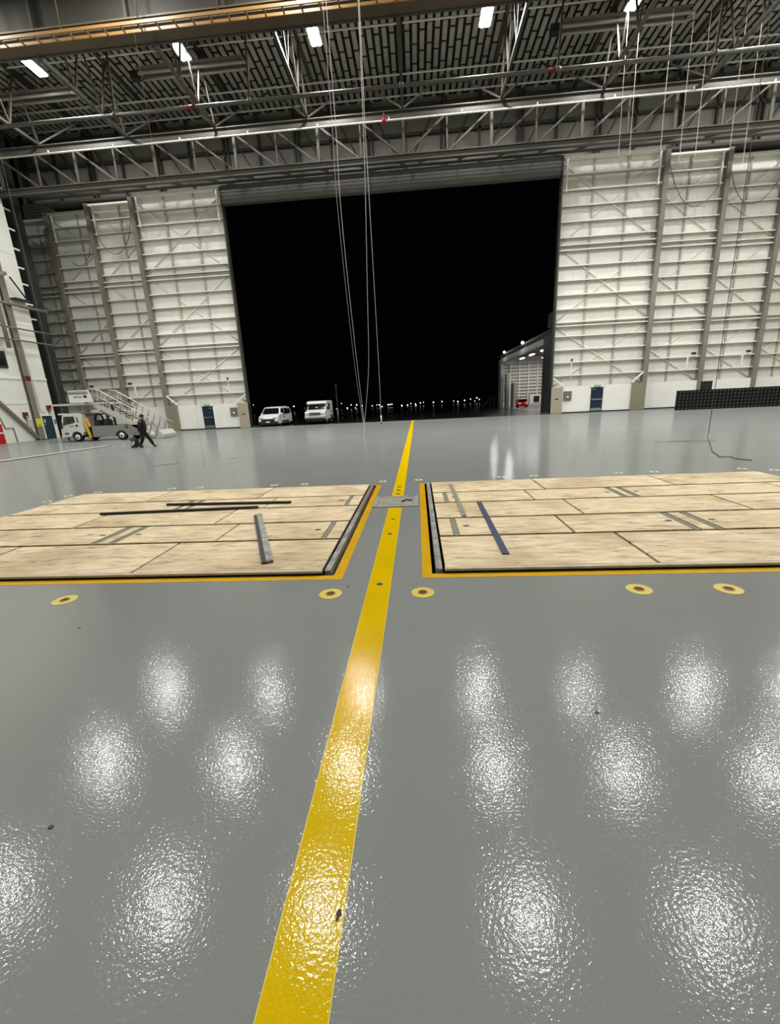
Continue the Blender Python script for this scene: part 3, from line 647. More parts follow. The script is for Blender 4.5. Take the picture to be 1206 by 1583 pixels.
MB().box(W+0.31, W+0.315, 31.05, 31.3, 1.12, 1.2).build('dark_mark', m_olive, sg)
tag(MB().box(W, W+0.06, 30.5, 30.85, 1.0, 1.6).build('notice_board', m_alu), 'pale notice board on left wall beside the yellow sign', 'notice')
d = thing('door_1', 'dark teal personnel door at the far end of the left wall', 'door', (W, 32.2, 0)); d['kind'] = 'structure'
MB().box(W, W+0.06, 31.75, 32.7, 0.02, 1.8).build('door_panel', m_teal, d)
mb = MB(); mb.box(W, W+0.09, 31.67, 31.75, 0, 1.88); mb.box(W, W+0.09, 32.7, 32.78, 0, 1.88); mb.box(W, W+0.09, 31.75, 32.7, 1.8, 1.88); mb.build('door_frame', m_white, d)
MB().box(W+0.06, W+0.075, 31.9, 32.0, 1.3, 1.55).build('notice', m_white, d); MB().box(W+0.06, W+0.075, 31.86, 31.93, 1.1, 1.2).build('door_handle', m_chrome, d)
tag(MB().box(W, W+0.05, 32.85, 33.02, 1.15, 1.5).build('wall_notice', m_elec), 'small green notice on left wall right of the teal door', 'notice')
tag(MB().tube([(W+0.04,28.3,2.2),(W+0.04,28.6,1.05),(W+0.04,29.2,1.05),(W+0.04,29.25,0.05)], 0.035).build('wall_conduit', m_steel), 'grey conduit stepping down the left wall beside the red cabinet', 'conduit')
tag(MB().tube([(W+0.05,31.7,6.9),(W+0.05,31.75,5.2),(W+0.05,31.8,2.2),(W+0.05,32.2,1.95)], 0.025).build('wall_conduit', m_alu), 'pale conduit running down the left wall beside the column', 'conduit')

# ------------------------------------------------------------------ stair truck
T0, T1 = 26.8, 28.5
tk = thing('stair_truck', 'white and grey passenger stair truck parked by the left door leaves', 'truck', (-20.5, 27.6, 0))
def cab_mesh():
    prof = [(-23.66,0.35),(-23.72,0.72),(-23.62,1.05),(-23.42,1.72),(-23.3,1.84),(-22.35,1.86),(-22.12,1.72),(-22.06,0.62),(-22.18,0.62),(-22.22,0.42)]
    arch = [(-22.68+0.42*math.cos(a), 0.27+0.42*math.sin(a)) for a in [math.radians(q) for q in range(20, 171, 25)]]
    prof = prof + arch + [(-23.1,0.35)]
    mb = MB().prism(prof, 'y', T0, T1); return mb
cab = cab_mesh().build('cab', m_truckwhite, tk, bevel=0.03)
MB().prism([(-23.46,1.12),(-23.33,1.66),(-22.62,1.66),(-22.6,1.28),(-22.9,1.2)], 'y', T0-0.012, T0+0.01).build('side_window', m_glass, cab)
MB().box(-22.45, -22.38, T0-0.012, T0+0.005, 1.25, 1.6).build('vent_slot', m_black, cab)
mb = MB(); mb._add([(-23.655,T0+0.12,1.1),(-23.655,T1-0.12,1.1),(-23.455,T1-0.16,1.7),(-23.455,T0+0.16,1.7),(-23.62,T0+0.12,1.1),(-23.62,T1-0.12,1.1),(-23.42,T1-0.16,1.7),(-23.42,T0+0.16,1.7)], [(0,1,2,3),(4,7,6,5),(0,4,5,1),(1,5,6,2),(2,6,7,3),(3,7,4,0)]); mb.build('windscreen', m_glass, cab)
MB().box(-23.7, -23.3, T0+0.02, T1-0.02, 1.78, 1.88).build('roof_visor', m_truckwhite, cab, bevel=0.02)
MB().box(-23.6, -23.5, T0-0.14, T0-0.04, 0.92, 1.3).build('mirror', m_black, cab)
MB().box(-22.62, -22.46, T0-0.015, T0+0.005, 1.0, 1.12).build('door_handle', m_black, cab)
mb = MB(); mb.box(-23.1, -22.7, T0-0.008, T0+0.002, 1.06, 1.08); mb.box(-23.1, -22.75, T0-0.008, T0+0.002, 0.99, 1.01); mb.build('door_stripes', m_darkgrey, cab)
MB().box(-23.5, -23.2, T0-0.012, T0+0.01, 0.52, 0.62).build('marker_lamp', m_darkgrey, cab)
MB().box(-23.78, -23.55, T0+0.02, T1-0.02, 0.28, 0.5).build('bumper', m_truckwhite, tk, bevel=0.02)
MB().bar((-23.4,T0+0.1,0.3), (-23.36,T0+0.1,0.08), 0.08, 0.08).build('step_leg', m_black, tk)
mb = MB().box(-23.3, -17.7, T0+0.35, T0+0.5, 0.28, 0.42); mb.box(-23.3, -17.7, T1-0.5, T1-0.35, 0.28, 0.42)
for xx in (-22, -20.5, -19, -18): mb.box(xx, xx+0.12, T0+0.35, T1-0.35, 0.3, 0.4)
mb.build('chassis', m_darkgrey, tk)
def wheel(x, y, r, name='wheel'):
    sgn = 1 if y < 27.6 else -1
    wh = MB().cyl((x, y, r), (x, y+sgn*0.22, r), r, 24).build(name, m_rubber, tk)
    rm = MB(); rm.cyl((x, y-sgn*0.012, r), (x, y+sgn*0.05, r), r*0.58, 20); rm.build('rim', m_white, wh)
    MB().cyl((x, y-sgn*0.03, r), (x, y, r), r*0.2, 12).build('hub', m_darkgrey, wh)
for xx in (-22.68, -19.58):
    for yy in (T0+0.03, T1-0.03): wheel(xx, yy, 0.30)
def box_prof():
    arch = [(-19.58+0.40*math.cos(a), 0.28+0.36*math.sin(a)) for a in [math.radians(q) for q in range(15, 166, 25)]]
    return [(-21.55,0.98),(-21.55,0.27),(-20.05,0.27)] + list(reversed(arch)) + [(-19.12,0.27),(-18.3,0.27),(-18.25,0.95)]
MB().prism(box_prof(), 'y', T0+0.02, T1-0.02).build('body_box', m_truckbody, tk)
ft = MB()
for k in range(7):
    a0 = math.radians(10 + k*160/7); a1 = math.radians(10 + (k+1)*160/7)
    ft.bar((-19.58+0.4*math.cos(a0), T0+0.06, 0.28+0.38*math.sin(a0)), (-19.58+0.4*math.cos(a1), T0+0.06, 0.28+0.38*math.sin(a1)), 0.16, 0.05, up=(0,1,0))
ft.build('wheel_arch', m_black, tk)
MB().box(-19.2, -19.05, T0-0.0, T0+0.03, 0.78, 0.9).build('side_lamp', m_black, tk)
MB().box(-22.0, -21.6, T0+0.15, T1-0.15, 0.2, 0.95).build('pump_unit', m_black, tk)
MB().box(-21.5, -21.15, T0+0.3, T0+0.8, 0.98, 1.35).build('hydraulic_tank', m_darkgrey, tk, bevel=0.03)
hs = MB(); hs.tube(smooth([(-21.6,T0+0.5,1.0),(-21.5,T0+0.5,1.6),(-21.2,T0+0.5,1.75),(-21.0,T0+0.5,1.4),(-21.0,T0+0.5,1.0)]), 0.07, 8); hs.build('air_hose', m_black, tk)
MB().box(-22.05, -21.05, T0+0.4, T1-0.4, 1.7, 1.78).build('engine_cowl', m_darkgrey, tk)
mb = MB(); mb.prism([(-20.95,0.98),(-20.62,0.98),(-20.72,1.38),(-20.86,1.4)], 'y', T0+0.4, T0+0.9); mb.build('valve_block', m_darkgrey, tk)
yr = MB(); yr.bar((-21.98,T0-0.02,1.42), (-21.62,T0-0.02,1.42), 0.05, 0.16); yr.bar((-21.92,T0-0.02,1.38), (-21.72,T0-0.02,0.24), 0.06, 0.14, up=(1,0,0)); yr.bar((-21.72,T0-0.02,1.4), (-21.62,T0-0.02,0.95), 0.06, 0.1, up=(1,0,0)); yr.build('yellow_stabiliser', m_hyd, tk)
MB().box(-21.85, -21.6, T0-0.06, T0+0.1, 0.0, 0.05).build('stabiliser_foot', m_darkred, tk)
# platform, sign, stairs
MB().box(-24.0, -20.3, T0+0.0, T1, 2.36, 2.48).build('platform_deck', m_alu, tk)
sgn = MB().prism([(-22.62,2.5),(-21.0,2.5),(-21.2,3.27),(-22.62,3.27)], 'y', T0-0.03, T0+0.02).build('sign_panel', m_white, tk)
mb = MB(); mb.box(-22.58, -21.28, T0-0.045, T0-0.03, 3.16, 3.2); mb.box(-22.58, -21.26, T0-0.045, T0-0.03, 3.04, 3.12); mb.build('grey_bands', m_post, sgn)
lettering('UNITED', 0.17, sgn, m_darkgrey, (-22.0, T0-0.036, 2.86), (1,0,0), (0,0,1))
em = MB()
for i in range(3):
    em.prism([(-21.58+0.075*i,2.78),(-21.525+0.075*i,2.78),(-21.525+0.075*i,2.93+0.02*(2-i)),(-21.58+0.075*i,2.95+0.02*(2-i))], 'y', T0-0.04, T0-0.03)
em.box(-21.6, -21.36, T0-0.04, T0-0.03, 2.83, 2.85); em.box(-21.6, -21.38, T0-0.04, T0-0.03, 2.9, 2.925)
em.build('emblem', m_darkgrey, sgn)
MB().box(-21.6, -21.35, T0-0.05, T0, 2.42, 2.52).build('latch_box', m_post, tk)
TS, BS = (-20.95, 2.44), (-17.25, 0.16)
for yy in (T0+0.05, T1-0.05):
    MB().bar((TS[0], yy, TS[1]-0.12), (BS[0], yy, BS[1]+0.04), 0.06, 0.3).build('stringer', m_alu, tk)
    MB().bar((TS[0]+0.2, yy, TS[1]-0.5), (-18.6, yy, 0.98), 0.05, 0.1).build('support_boom', m_post, tk)
    MB().tube([(-21.05, yy, 3.28), (-20.6, yy, 3.24), (-16.9, yy, 0.98)], 0.035, 8).build('handrail', m_alu, tk)
    MB().tube([(-21.05, yy, 2.9), (-20.75, yy, 2.88), (-17.0, yy, 0.65)], 0.025, 8).build('mid_rail', m_alu, tk)
    for k in range(11):
        f = k/10; px, pz = TS[0] + (BS[0]-TS[0])*f, TS[1] + (BS[1]-TS[1])*f
        MB().tube([(px, yy, pz), (px+0.26, yy, pz+0.74)], 0.03, 6).build('rail_post', m_steel, tk)
    for xx in (-21.0, -20.6): MB().tube([(xx, yy, 2.48), (xx, yy, 3.28)], 0.03, 6).build('rail_post', m_steel, tk)
for k in range(15):
    f = (k+0.5)/15; px, pz = TS[0] + (BS[0]-TS[0])*f, TS[1] + (BS[1]-TS[1])*f
    MB().box(px-0.13, px+0.13, T0+0.09, T1-0.09, pz-0.02, pz+0.02).build('step', m_alu, tk)
for xx in (-20.52, -20.05): MB().box(xx-0.05, xx+0.05, T0+0.25, T0+0.35, 0.95, 2.3).build('lift_post', m_black, tk)
mb = MB(); mb.bar((-20.5,T0+0.3,1.4), (-20.05,T0+0.3,1.95), 0.04, 0.05); mb.bar((-20.5,T0+0.3,1.95), (-20.05,T0+0.3,1.4), 0.04, 0.05); mb.box(-20.5,-20.05,T0+0.26,T0+0.34,1.2,1.28); mb.build('lift_cross_brace', m_darkgrey, tk)
MB().prism([(-18.8,0.3),(-17.6,0.12),(-17.5,0.4),(-18.3,0.9),(-18.8,1.1)], 'y', T0+0.3, T1-0.3).build('lower_housing', m_truckbody, tk)
hs = MB(); hs.tube(smooth([(-18.1,T0-0.02,1.0),(-18.05,T0-0.02,0.6),(-17.8,T0-0.02,0.4),(-17.6,T0-0.02,0.55),(-17.55,T0-0.02,0.85)]), 0.035, 8); hs.build('looped_hose', m_white, tk)
for yy in (T0+0.0, T1-0.2): MB().cyl((-17.5, yy, 0.24), (-17.5, yy+0.2, 0.24), 0.22, 18).build('stair_wheel', m_alu, tk)
MB().prism([(-17.35,0.03),(-16.8,0.03),(-16.75,0.25),(-17.05,0.55),(-17.3,0.5)], 'y', T0+0.05, T1-0.05).build('stair_foot', m_alu, tk)

# ------------------------------------------------------------------ person
def skinmesh(name, verts, edges, radii, M, parent, sub=2):
    off = BASE[parent.name]
    me = bpy.data.meshes.new(name); me.from_pydata([tuple((Vector(v)-off)*S) for v in verts], edges, [])
    o = bpy.data.objects.new(name, me); C.objects.link(o)
    sk = o.modifiers.new('skin', 'SKIN'); sk.use_smooth_shade = True
    for i, r in enumerate(radii):
        r = r if isinstance(r, tuple) else (r, r)
        me.skin_vertices[0].data[i].radius = (r[0]*S, r[1]*S)
        me.skin_vertices[0].data[i].use_root = (i == 0)
    sb = o.modifiers.new('sub', 'SUBSURF'); sb.levels = sub; sb.render_levels = sub
    dg = bpy.context.evaluated_depsgraph_get(); nm = bpy.data.meshes.new_from_object(o.evaluated_get(dg)); bpy.data.objects.remove(o)
    nm.materials.clear(); nm.materials.append(M)
    for p in nm.polygons: p.use_smooth = True
    q = bpy.data.objects.new(name, nm); C.objects.link(q); q.parent = parent; BASE[q.name] = BASE[parent.name]
    return q
PX, PY = -13.72, 20.35
FW = Vector((0.86, 0.51, 0)); LT = Vector((-0.51, 0.86, 0))
def bp(f, l, z): return tuple(Vector((PX, PY, z)) + FW*f + LT*l)
pe = thing('person', 'person in navy jacket and black trousers walking across the floor beside the stair truck', 'person', (PX, PY, 0))
J = dict(pelvis=(0,0,.82), belly=(0.0,0,.98), chest=(0.03,0,1.2), neck=(0.06,0,1.36), chin=(0.09,0,1.44), head=(0.09,0,1.53), crown=(0.085,0,1.585),
         hl=(0,.085,.79), kl=(0.21,.09,.45), al=(0.36,.085,.09), tl=(0.46,.09,.045),
         hr=(0,-.085,.79), kr=(-0.06,-.09,.43), ar=(-0.22,-.085,.10), tr=(-0.12,-.09,.04),
         sl=(0.02,.17,1.30), el=(-0.10,.215,1.06), wl=(-0.02,.215,.83), sr=(0.02,-.17,1.30), er=(-0.10,-.215,1.05), wr=(-0.17,-.20,.80))
K = list(J); P = [bp(*J[k]) for k in K]; I = {k: i for i, k in enumerate(K)}
E_ = [('pelvis','belly'),('belly','chest'),('chest','neck'),('neck','chin'),('chin','head'),('head','crown'),('pelvis','hl'),('hl','kl'),('kl','al'),('al','tl'),('pelvis','hr'),('hr','kr'),('kr','ar'),('ar','tr'),('chest','sl'),('sl','el'),('el','wl'),('chest','sr'),('sr','er'),('er','wr')]
RAD = dict(pelvis=.12, belly=.115, chest=.125, neck=.05, chin=.07, head=.085, crown=.06, hl=.08, kl=.055, al=.03, tl=.02, hr=.08, kr=.055, ar=.03, tr=.02, sl=.065, el=.042, wl=.028, sr=.065, er=.042, wr=.028)
body = skinmesh('body', P, [(I[a], I[b]) for a, b in E_], [RAD[k] for k in K], m_skin, pe)
# hands joined at the wrists: palm and five fingers each
def hand(w, sgn):
    f, l, z = J[w]; vs = [bp(f, l, z+0.02), bp(f+0.005, l, z-0.045)]; ed = [(0,1)]; rd = [.024, (.03,.02)]
    for k, (df, ln_) in enumerate(((-.024,.05),(-.008,.062),(.008,.066),(.024,.058))):
        i = len(vs); vs += [bp(f+df, l, z-0.075), bp(f+df+.01, l-sgn*.006, z-0.075-ln_*.55), bp(f+df+.008, l-sgn*.02, z-0.075-ln_)]
        ed += [(1,i),(i,i+1),(i+1,i+2)]; rd += [.009,.008,.007]
    i = len(vs); vs += [bp(f+.035, l-sgn*.012, z-0.03), bp(f+.05, l-sgn*.02, z-0.075)]; ed += [(0,i),(i,i+1)]; rd += [.01,.008]
    return skinmesh('hand', vs, ed, rd, m_skin, body, 1)
hand('wl', 1); hand('wr', -1)
fc = MB(); hx = Vector(bp(0.09,0,1.51))
fc.ball(hx + FW*0.088 + Vector((0,0,-0.005)), 0.016); 
for sg_ in (1,-1): fc.ball(hx + LT*0.085*sg_, 0.022, sz=1.4)
fc.build('face_features', m_skin, body)
ey = MB()
for sg_ in (1,-1): ey.ball(hx + FW*0.078 + LT*0.032*sg_ + Vector((0,0,0.018)), 0.01)
ey.bar(hx + FW*0.082 - LT*0.025 + Vector((0,0,-0.045)), hx + FW*0.082 + LT*0.025 + Vector((0,0,-0.045)), 0.01, 0.008)
ey.build('eyes_and_mouth', m_hair, body)
hr = MB(); hc = Vector(bp(0.075,0,1.545)); hr.ball(hc, 0.096, seg=16, sz=0.95); hr.build('hair', m_hair, pe)
kj = ['pelvis','belly','chest','neck','sl','el','wl','sr','er','wr']
JJ = dict(J); JJ['pelvis'] = (0,0,.74); JJ['neck'] = (0.05,0,1.37)
ji = {k: i for i, k in enumerate(kj)}
jr = dict(pelvis=(.21,.18), belly=(.205,.18), chest=(.205,.185), neck=.09, sl=.105, el=.082, wl=.06, sr=.105, er=.082, wr=.06)
skinmesh('jacket', [bp(*JJ[k]) for k in kj], [(ji[a], ji[b]) for a, b in E_ if a in ji and b in ji], [jr[k] for k in kj], m_navy, pe)
kt = ['pelvis','hl','kl','al','hr','kr','ar']; ti = {k: i for i, k in enumerate(kt)}
tr_ = dict(pelvis=.14, hl=.12, kl=.09, al=.075, hr=.12, kr=.09, ar=.075)
skinmesh('trousers', [bp(*J[k]) for k in kt], [(ti[a], ti[b]) for a, b in E_ if a in ti and b in ti], [tr_[k] for k in kt], m_trouser, pe)
for a, t_ in (('al','tl'), ('ar','tr')):
    f, l, z = J[a]; g_, l2, z2 = J[t_]
    skinmesh('shoe', [bp(f-0.05,l,0.055), bp((f+g_)/2,l,0.055), bp(g_+0.05,l2,0.045)], [(0,1),(1,2)], [(.065,.055),(.065,.055),(.055,.045)], m_black, pe)
bg = thing('trolley_bag', 'small black and white bag on the floor by the walking person', 'bag', (-14.12, 20.2, 0))
MB().box(-14.27, -13.99, 20.02, 20.32, 0.04, 0.42).build('body', m_black, bg, bevel=0.03)
mb = MB(); mb.box(-14.22, -14.13, 20.005, 20.02, 0.12, 0.28); mb.box(-14.11, -14.04, 20.005, 20.02, 0.2, 0.36); mb.box(-14.27, -14.18, 20.0, 20.02, 0.3, 0.35); mb.build('white_patches', m_white, bg)
MB().tube([(-14.2,20.2,0.42),(-14.03,20.2,0.74),(-13.86,20.16,0.735)], 0.012).build('handle', m_darkgrey, bg)
for xx in (-14.22, -14.04): MB().cyl((xx,20.05,0.035), (xx,20.09,0.035), 0.035, 10).build('caster', m_rubber, bg)

# ------------------------------------------------------------------ stacked crates
CY = 33.0
def crate_proto():
    mb = MB(); w_, d_, h_ = 0.232, 0.30, 0.2305
    mb.box(0, w_, 0, d_, 0, 0.02); mb.box(0, w_, 0, 0.015, 0, h_); mb.box(0, w_, d_-0.015, d_, 0, h_); mb.box(0, 0.015, 0, d_, 0, h_); mb.box(w_-0.015, w_, 0, d_, 0, h_)
    mb.box(0, w_, -0.008, 0, h_-0.035, h_); mb.box(0, w_, -0.008, 0, 0.0, 0.03); mb.box(0.0, 0.02, -0.008, 0, 0, h_); mb.box(w_-0.02, w_, -0.008, 0, 0, h_)
    mb.box(0.08, 0.155, -0.012, 0.0, 0.085, 0.14, 1)
    return mb.build('storage_crate', [m_crate, m_crate_spot], loc=(0,0,0))
cp = crate_proto(); first = True
LEV = ['bottom', 'second', 'third', 'fourth', 'fifth', 'top']
for lv in range(6):
    for k in range(30):
        o = cp if first else cp.copy()
        if not first: C.objects.link(o)
        first = False
        o.location = Vector((19.12 + 0.243*k, CY - 0.07*k*0.25, 0.0 + 0.232*lv)) * S
        tag(o, 'black plastic crate, %s layer of the long stack, %s column from the left' % (LEV[lv], nth(k)), 'crate', 'black crates stacked against the right door leaves')
# little pads that the layers rest on are the crate rims; a black case stands on top
bc = thing('equipment_case', 'black case standing upright on top of the crate stack', 'case', (21.0, CY+0.0, 1.392))
MB().box(20.62, 21.3, CY-0.12, CY+0.1, 1.393, 1.95).build('body', m_black, bc, bevel=0.01)
MB().box(20.6, 21.32, CY-0.13, CY+0.11, 1.95, 1.98).build('lid', m_darkgrey, bc)
MB().tube([(20.85,CY,1.98),(20.85,CY,2.08),(21.1,CY,2.08),(21.1,CY,1.98)], 0.015).build('carry_handle', m_alu, bc)

# ------------------------------------------------------------------ vans outside
def car_body(name, prof, w_, belt, top, parent, M, bev=0.05):
    # side profile (y,z) extruded across x, leaning in above the belt line
    n = len(prof); mb = MB(); zmax = max(z for _, z in prof)
    def hw(z): return w_/2 * (1 if z <= belt else 1 - (1-top)*(z-belt)/(zmax-belt))
    vs = [(-hw(z), y, z) for y, z in prof] + [(hw(z), y, z) for y, z in prof]
    fs = [tuple(range(n)), tuple(reversed(range(n,2*n)))] + [(i,n+i,n+(i+1)%n,(i+1)%n) for i in range(n)]
    mb._add(vs, fs); return mb.build(name, M, parent, bevel=bev), hw
def side_glass(name, poly, hw, parent, M, s):
    mb = MB(); n = len(poly)
    vs = [(s*(hw(z)+0.012), y, z) for y, z in poly] + [(s*(hw(z)-0.02), y, z) for y, z in poly]
    mb._add(vs, [tuple(range(n)), tuple(reversed(range(n,2*n)))] + [(i,n+i,n+(i+1)%n,(i+1)%n) for i in range(n)]); return mb.build(name, M, parent)
def front_panel(name, y0, z0, w0, y1, z1, w1, parent, M, out=0.02):
    mb = MB(); d = Vector((0, y1-y0, z1-z0)).normalized(); nrm = Vector((0, -d.z, d.y)); nrm = nrm if nrm.y < 0 else -nrm
    a = [Vector((-w0/2,y0,z0)), Vector((w0/2,y0,z0)), Vector((w1/2,y1,z1)), Vector((-w1/2,y1,z1))]
    vs = [p + nrm*out for p in a] + [p - nrm*0.03 for p in a]
    mb._add(vs, [(0,1,2,3),(4,7,6,5),(0,4,5,1),(1,5,6,2),(2,6,7,3),(3,7,4,0)]); return mb.build(name, M, parent)
def van_wheels(t, ys, w_, r):
    for y in ys:
        for s in (-1, 1):
            x = s*(w_/2 - 0.02)
            wh = MB().cyl((x, y, r), (x - s*0.2, y, r), r, 20).build('wheel', m_rubber, t)
            MB().cyl((x + s*0.008, y, r), (x - s*0.03, y, r), r*0.62, 16).build('rim', m_alu, wh)
v = thing('minivan', 'white small minivan parked outside beside the left door leaf', 'van', (-12.98, 36.3, -0.03), rot=-0.03, local=True)
prof = [(0.06,0.25),(0.0,0.5),(0.05,0.78),(0.45,0.98),(0.75,1.03),(1.28,1.58),(1.6,1.66),(3.2,1.68),(3.85,1.58),(4.02,1.0),(4.05,0.35),(3.9,0.25)]
b_, hw = car_body('body', prof, 1.72, 0.98, 0.84, v, m_truckwhite)
front_panel('windscreen', 0.78, 1.05, 1.5, 1.24, 1.54, 1.28, v, m_glass)
for s in (-1, 1):
    side_glass('front_window', [(1.0,1.05),(1.4,1.5),(1.95,1.52),(1.95,1.05)], hw, v, m_glass, s)
    side_glass('side_window', [(2.05,1.05),(2.05,1.52),(2.9,1.52),(2.9,1.05)], hw, v, m_glass, s)
    side_glass('rear_window', [(3.0,1.05),(3.0,1.52),(3.6,1.48),(3.75,1.08)], hw, v, m_glass, s)
    MB().box(s*0.62-0.17, s*0.62+0.17, -0.02, 0.15, 0.66, 0.82).build('headlamp', m_alu, v, bevel=0.02)
    MB().box(s*0.92-0.08, s*0.92+0.08, 1.0, 1.12, 1.0, 1.14).build('mirror', m_truckwhite, v, bevel=0.02)
    side_glass('sill_strip', [(1.2,0.32),(1.2,0.46),(3.0,0.46),(3.0,0.32)], hw, v, m_black, s)
MB().box(-0.6, 0.6, -0.03, 0.1, 0.46, 0.66).build('grille', m_black, v, bevel=0.02)
MB().box(-0.86, 0.86, -0.06, 0.12, 0.18, 0.44).build('lower_bumper', m_black, v, bevel=0.02)
MB().box(-0.16, 0.16, -0.075, -0.055, 0.36, 0.46).build('number_plate', m_white, v)
MB().disc((0, -0.04, 0.6), 0.05, 0.03, 12, ry=0.02).build('front_badge', m_chrome, v)
lettering('A', 0.2, v, m_steel, (hw(0.8)+0.005, 1.9, 0.78), (0,1,0), (0,0,1), 'side_mark') if False else MB().box(hw(0.8)-0.01, hw(0.8)+0.006, 1.75, 1.95, 0.66, 0.88).build('side_mark', m_steel, v)
van_wheels(v, (0.75, 3.25), 1.72, 0.3)
v = thing('box_van', 'white taller box bodied van parked outside, right of the minivan', 'van', (-9.02, 37.15, -0.03), rot=-0.02, local=True)
prof = [(0.05,0.42),(0.0,0.62),(0.02,1.02),(0.1,1.1),(0.72,1.2),(1.1,1.72),(1.3,1.78),(1.35,0.42)]
b_, hw = car_body('cab', prof, 1.82, 1.15, 0.88, v, m_truckwhite)
MB().prism([(1.2,0.4),(1.2,1.68),(0.8,1.76),(0.9,1.92),(1.3,2.0),(3.3,2.0),(3.4,1.9),(3.4,0.4)], 'x', -0.9, 0.9).build('box_body', m_truckwhite, v, bevel=0.06)
front_panel('windscreen', 0.76, 1.24, 1.6, 1.08, 1.68, 1.5, v, m_glass)
for s in (-1, 1):
    side_glass('cab_window', [(0.85,1.2),(1.12,1.62),(1.19,1.62),(1.19,1.2)], hw, v, m_glass, s)
    MB().box(s*0.9-0.012, s*0.9+0.012, 1.5, 2.2, 1.25, 1.75).build('side_window', m_glass, v)
    MB().box(s*0.9-0.012, s*0.9+0.012, 2.3, 3.3, 1.0, 1.08).build('side_stripe', m_steel, v)
    MB().box(s*0.68-0.14, s*0.68+0.14, -0.03, 0.08, 0.82, 1.0).build('headlamp', m_alu, v, bevel=0.02)
    MB().box(s*1.06-0.08, s*1.06+0.08, 0.72, 0.8, 1.2, 1.5).build('mirror', m_black, v, bevel=0.02)
    MB().box(s*0.9-0.02, s*0.9+0.02, 2.3, 3.0, 0.3, 0.75).build('wheel_arch', m_black, v)
MB().box(-0.5, 0.5, -0.03, 0.06, 0.78, 1.02).build('grille', m_darkgrey, v, bevel=0.02)
mb = MB()
for k in range(4): mb.box(-0.48, 0.48, -0.04, -0.03, 0.81+0.055*k, 0.83+0.055*k)
mb.build('grille_bars', m_chrome, v)
MB().box(-0.92, 0.92, -0.1, 0.12, 0.48, 0.68).build('bumper', m_chrome, v, bevel=0.03)
MB().box(-0.85, 0.85, 0.0, 3.3, 0.26, 0.46).build('chassis', m_black, v)
MB().box(-0.08, 0.08, 0.85, 0.9, 1.38, 1.46).build('mirror_tag', m_white, v)
van_wheels(v, (0.85, 2.65), 1.8, 0.35)

# ------------------------------------------------------------------ beyond the apron
# neighbouring hangar: its door face looks across the apron along x = 11.85
FX = 11.85
nh = thing('neighbour_hangar', 'dark neighbouring hangar with brightly lit open bay beyond the right door leaf', 'building', (FX, 52, -0.05))
MB().box(FX, FX+0.3, 40.0, 42.3, -0.05, 6.6).build('face_wall', m_night, nh)
MB().box(FX, FX+0.4, 42.3, 64.3, 6.0, 6.55).build('fascia', m_fascia, nh)
MB().box(FX, FX+0.4, 62.6, 64.3, -0.06, 6.0).build('far_jamb', m_fascia, nh)
MB().box(FX+0.5, FX+0.9, 61.0, 62.3, -0.06, 4.5).build('stacked_door', m_fascia, nh)
MB().box(FX+1.0, FX+1.3, 58.8, 60.6, -0.06, 3.2).build('stacked_door', m_fascia, nh)
MB().box(FX, FX+18, 40.0, 65.2, 6.9, 7.1).build('roof', m_night, nh)
MB().box(FX+0.4, FX+18, 64.6, 64.9, -0.06, 6.9).build('inner_end_wall', m_leaf, nh)
MB().box(FX+18, FX+18.3, 40, 64.9, -0.06, 6.9).build('inner_back_wall', m_leaf, nh)
MB().box(FX+0.3, FX+18, 40.0, 40.3, -0.06, 6.9).build('near_end_wall', m_night, nh)
MB().box(FX, FX+18, 41.0, 64.9, -0.09, -0.035).build('floor_slab', mat('slab_grey',(120,118,110),rough=0.3), nh)
for k in range(12): MB().box(FX+0.5, FX+18, 64.5, 64.6, 0.8+0.45*k, 0.92+0.45*k).build('girt', m_post, nh)
for k in range(6): MB().box(FX+1.6+1.3*k, FX+1.75+1.3*k, 64.35, 64.6, 0, 6.6).build('wall_post', m_girt, nh)
for k in range(4):
    for q in range(3):
        xx, yy = FX+2.5+3*q, 46+5*k
        MB().box(xx-0.15, xx+0.15, yy-0.8, yy+0.8, 6.3, 6.4).build('strip_light', m_innerlamp, nh)
for k in range(3): lamp_light(FX+5.0, 47+6.5*k, 6.2, 6, 3, 260, name='bay_light')
MB().box(FX+0.1, FX+3, 38.0, 41.5, 7.26, 8.5).build('roof_plant', m_nightteal, nh)
MB().box(FX-0.0, FX+3, 37.9, 40.0, -0.05, 7.26).build('side_block', m_night, nh)
for i, (yy, zz, lb) in enumerate(((60, 7.2, 'far'), (50, 7.15, 'near'))):
    f = thing('flood_light', 'bright white flood light on the roof edge of the neighbouring hangar, %s one' % ('left' if i == 0 else 'right'), 'flood light', (FX, yy, 6.55))
    MB().tube([(FX+0.2, yy, 6.5), (FX+0.2, yy, zz-0.1)], 0.04).build('pole', m_fascia, f)
    MB().tube([(FX+0.1, yy, zz), (FX+3, yy-0.1, 7.1)], 0.04).build('arm', m_fascia, f)
    MB().ball((FX-0.1, yy, zz), 0.17).build('lens', m_flood, f)
    l = bpy.data.lights.new('flood', 'POINT'); l.energy = 110; l.shadow_soft_size = 0.2; lo = bpy.data.objects.new('flood', l); C.objects.link(lo); lo.location = Vector((FX-1.2, yy, zz+0.2))*S
tg = thing('red_tractor', 'small red vehicle parked inside the lit neighbouring bay', 'vehicle', (14.2, 60, -0.035))
MB().prism([(59.2,0.2),(59.2,0.65),(59.6,0.7),(59.75,1.05),(60.6,1.05),(60.7,0.2)], 'x', 13.6, 14.9).build('body', m_red, tg, bevel=0.04)
MB().box(13.75, 14.75, 59.3, 59.75, 0.72, 1.02).build('windscreen', m_glass, tg)
for xx in (13.8, 14.7): MB().box(xx-0.13, xx+0.13, 59.15, 59.2, 0.42, 0.58).build('lamp', m_taillight, tg)
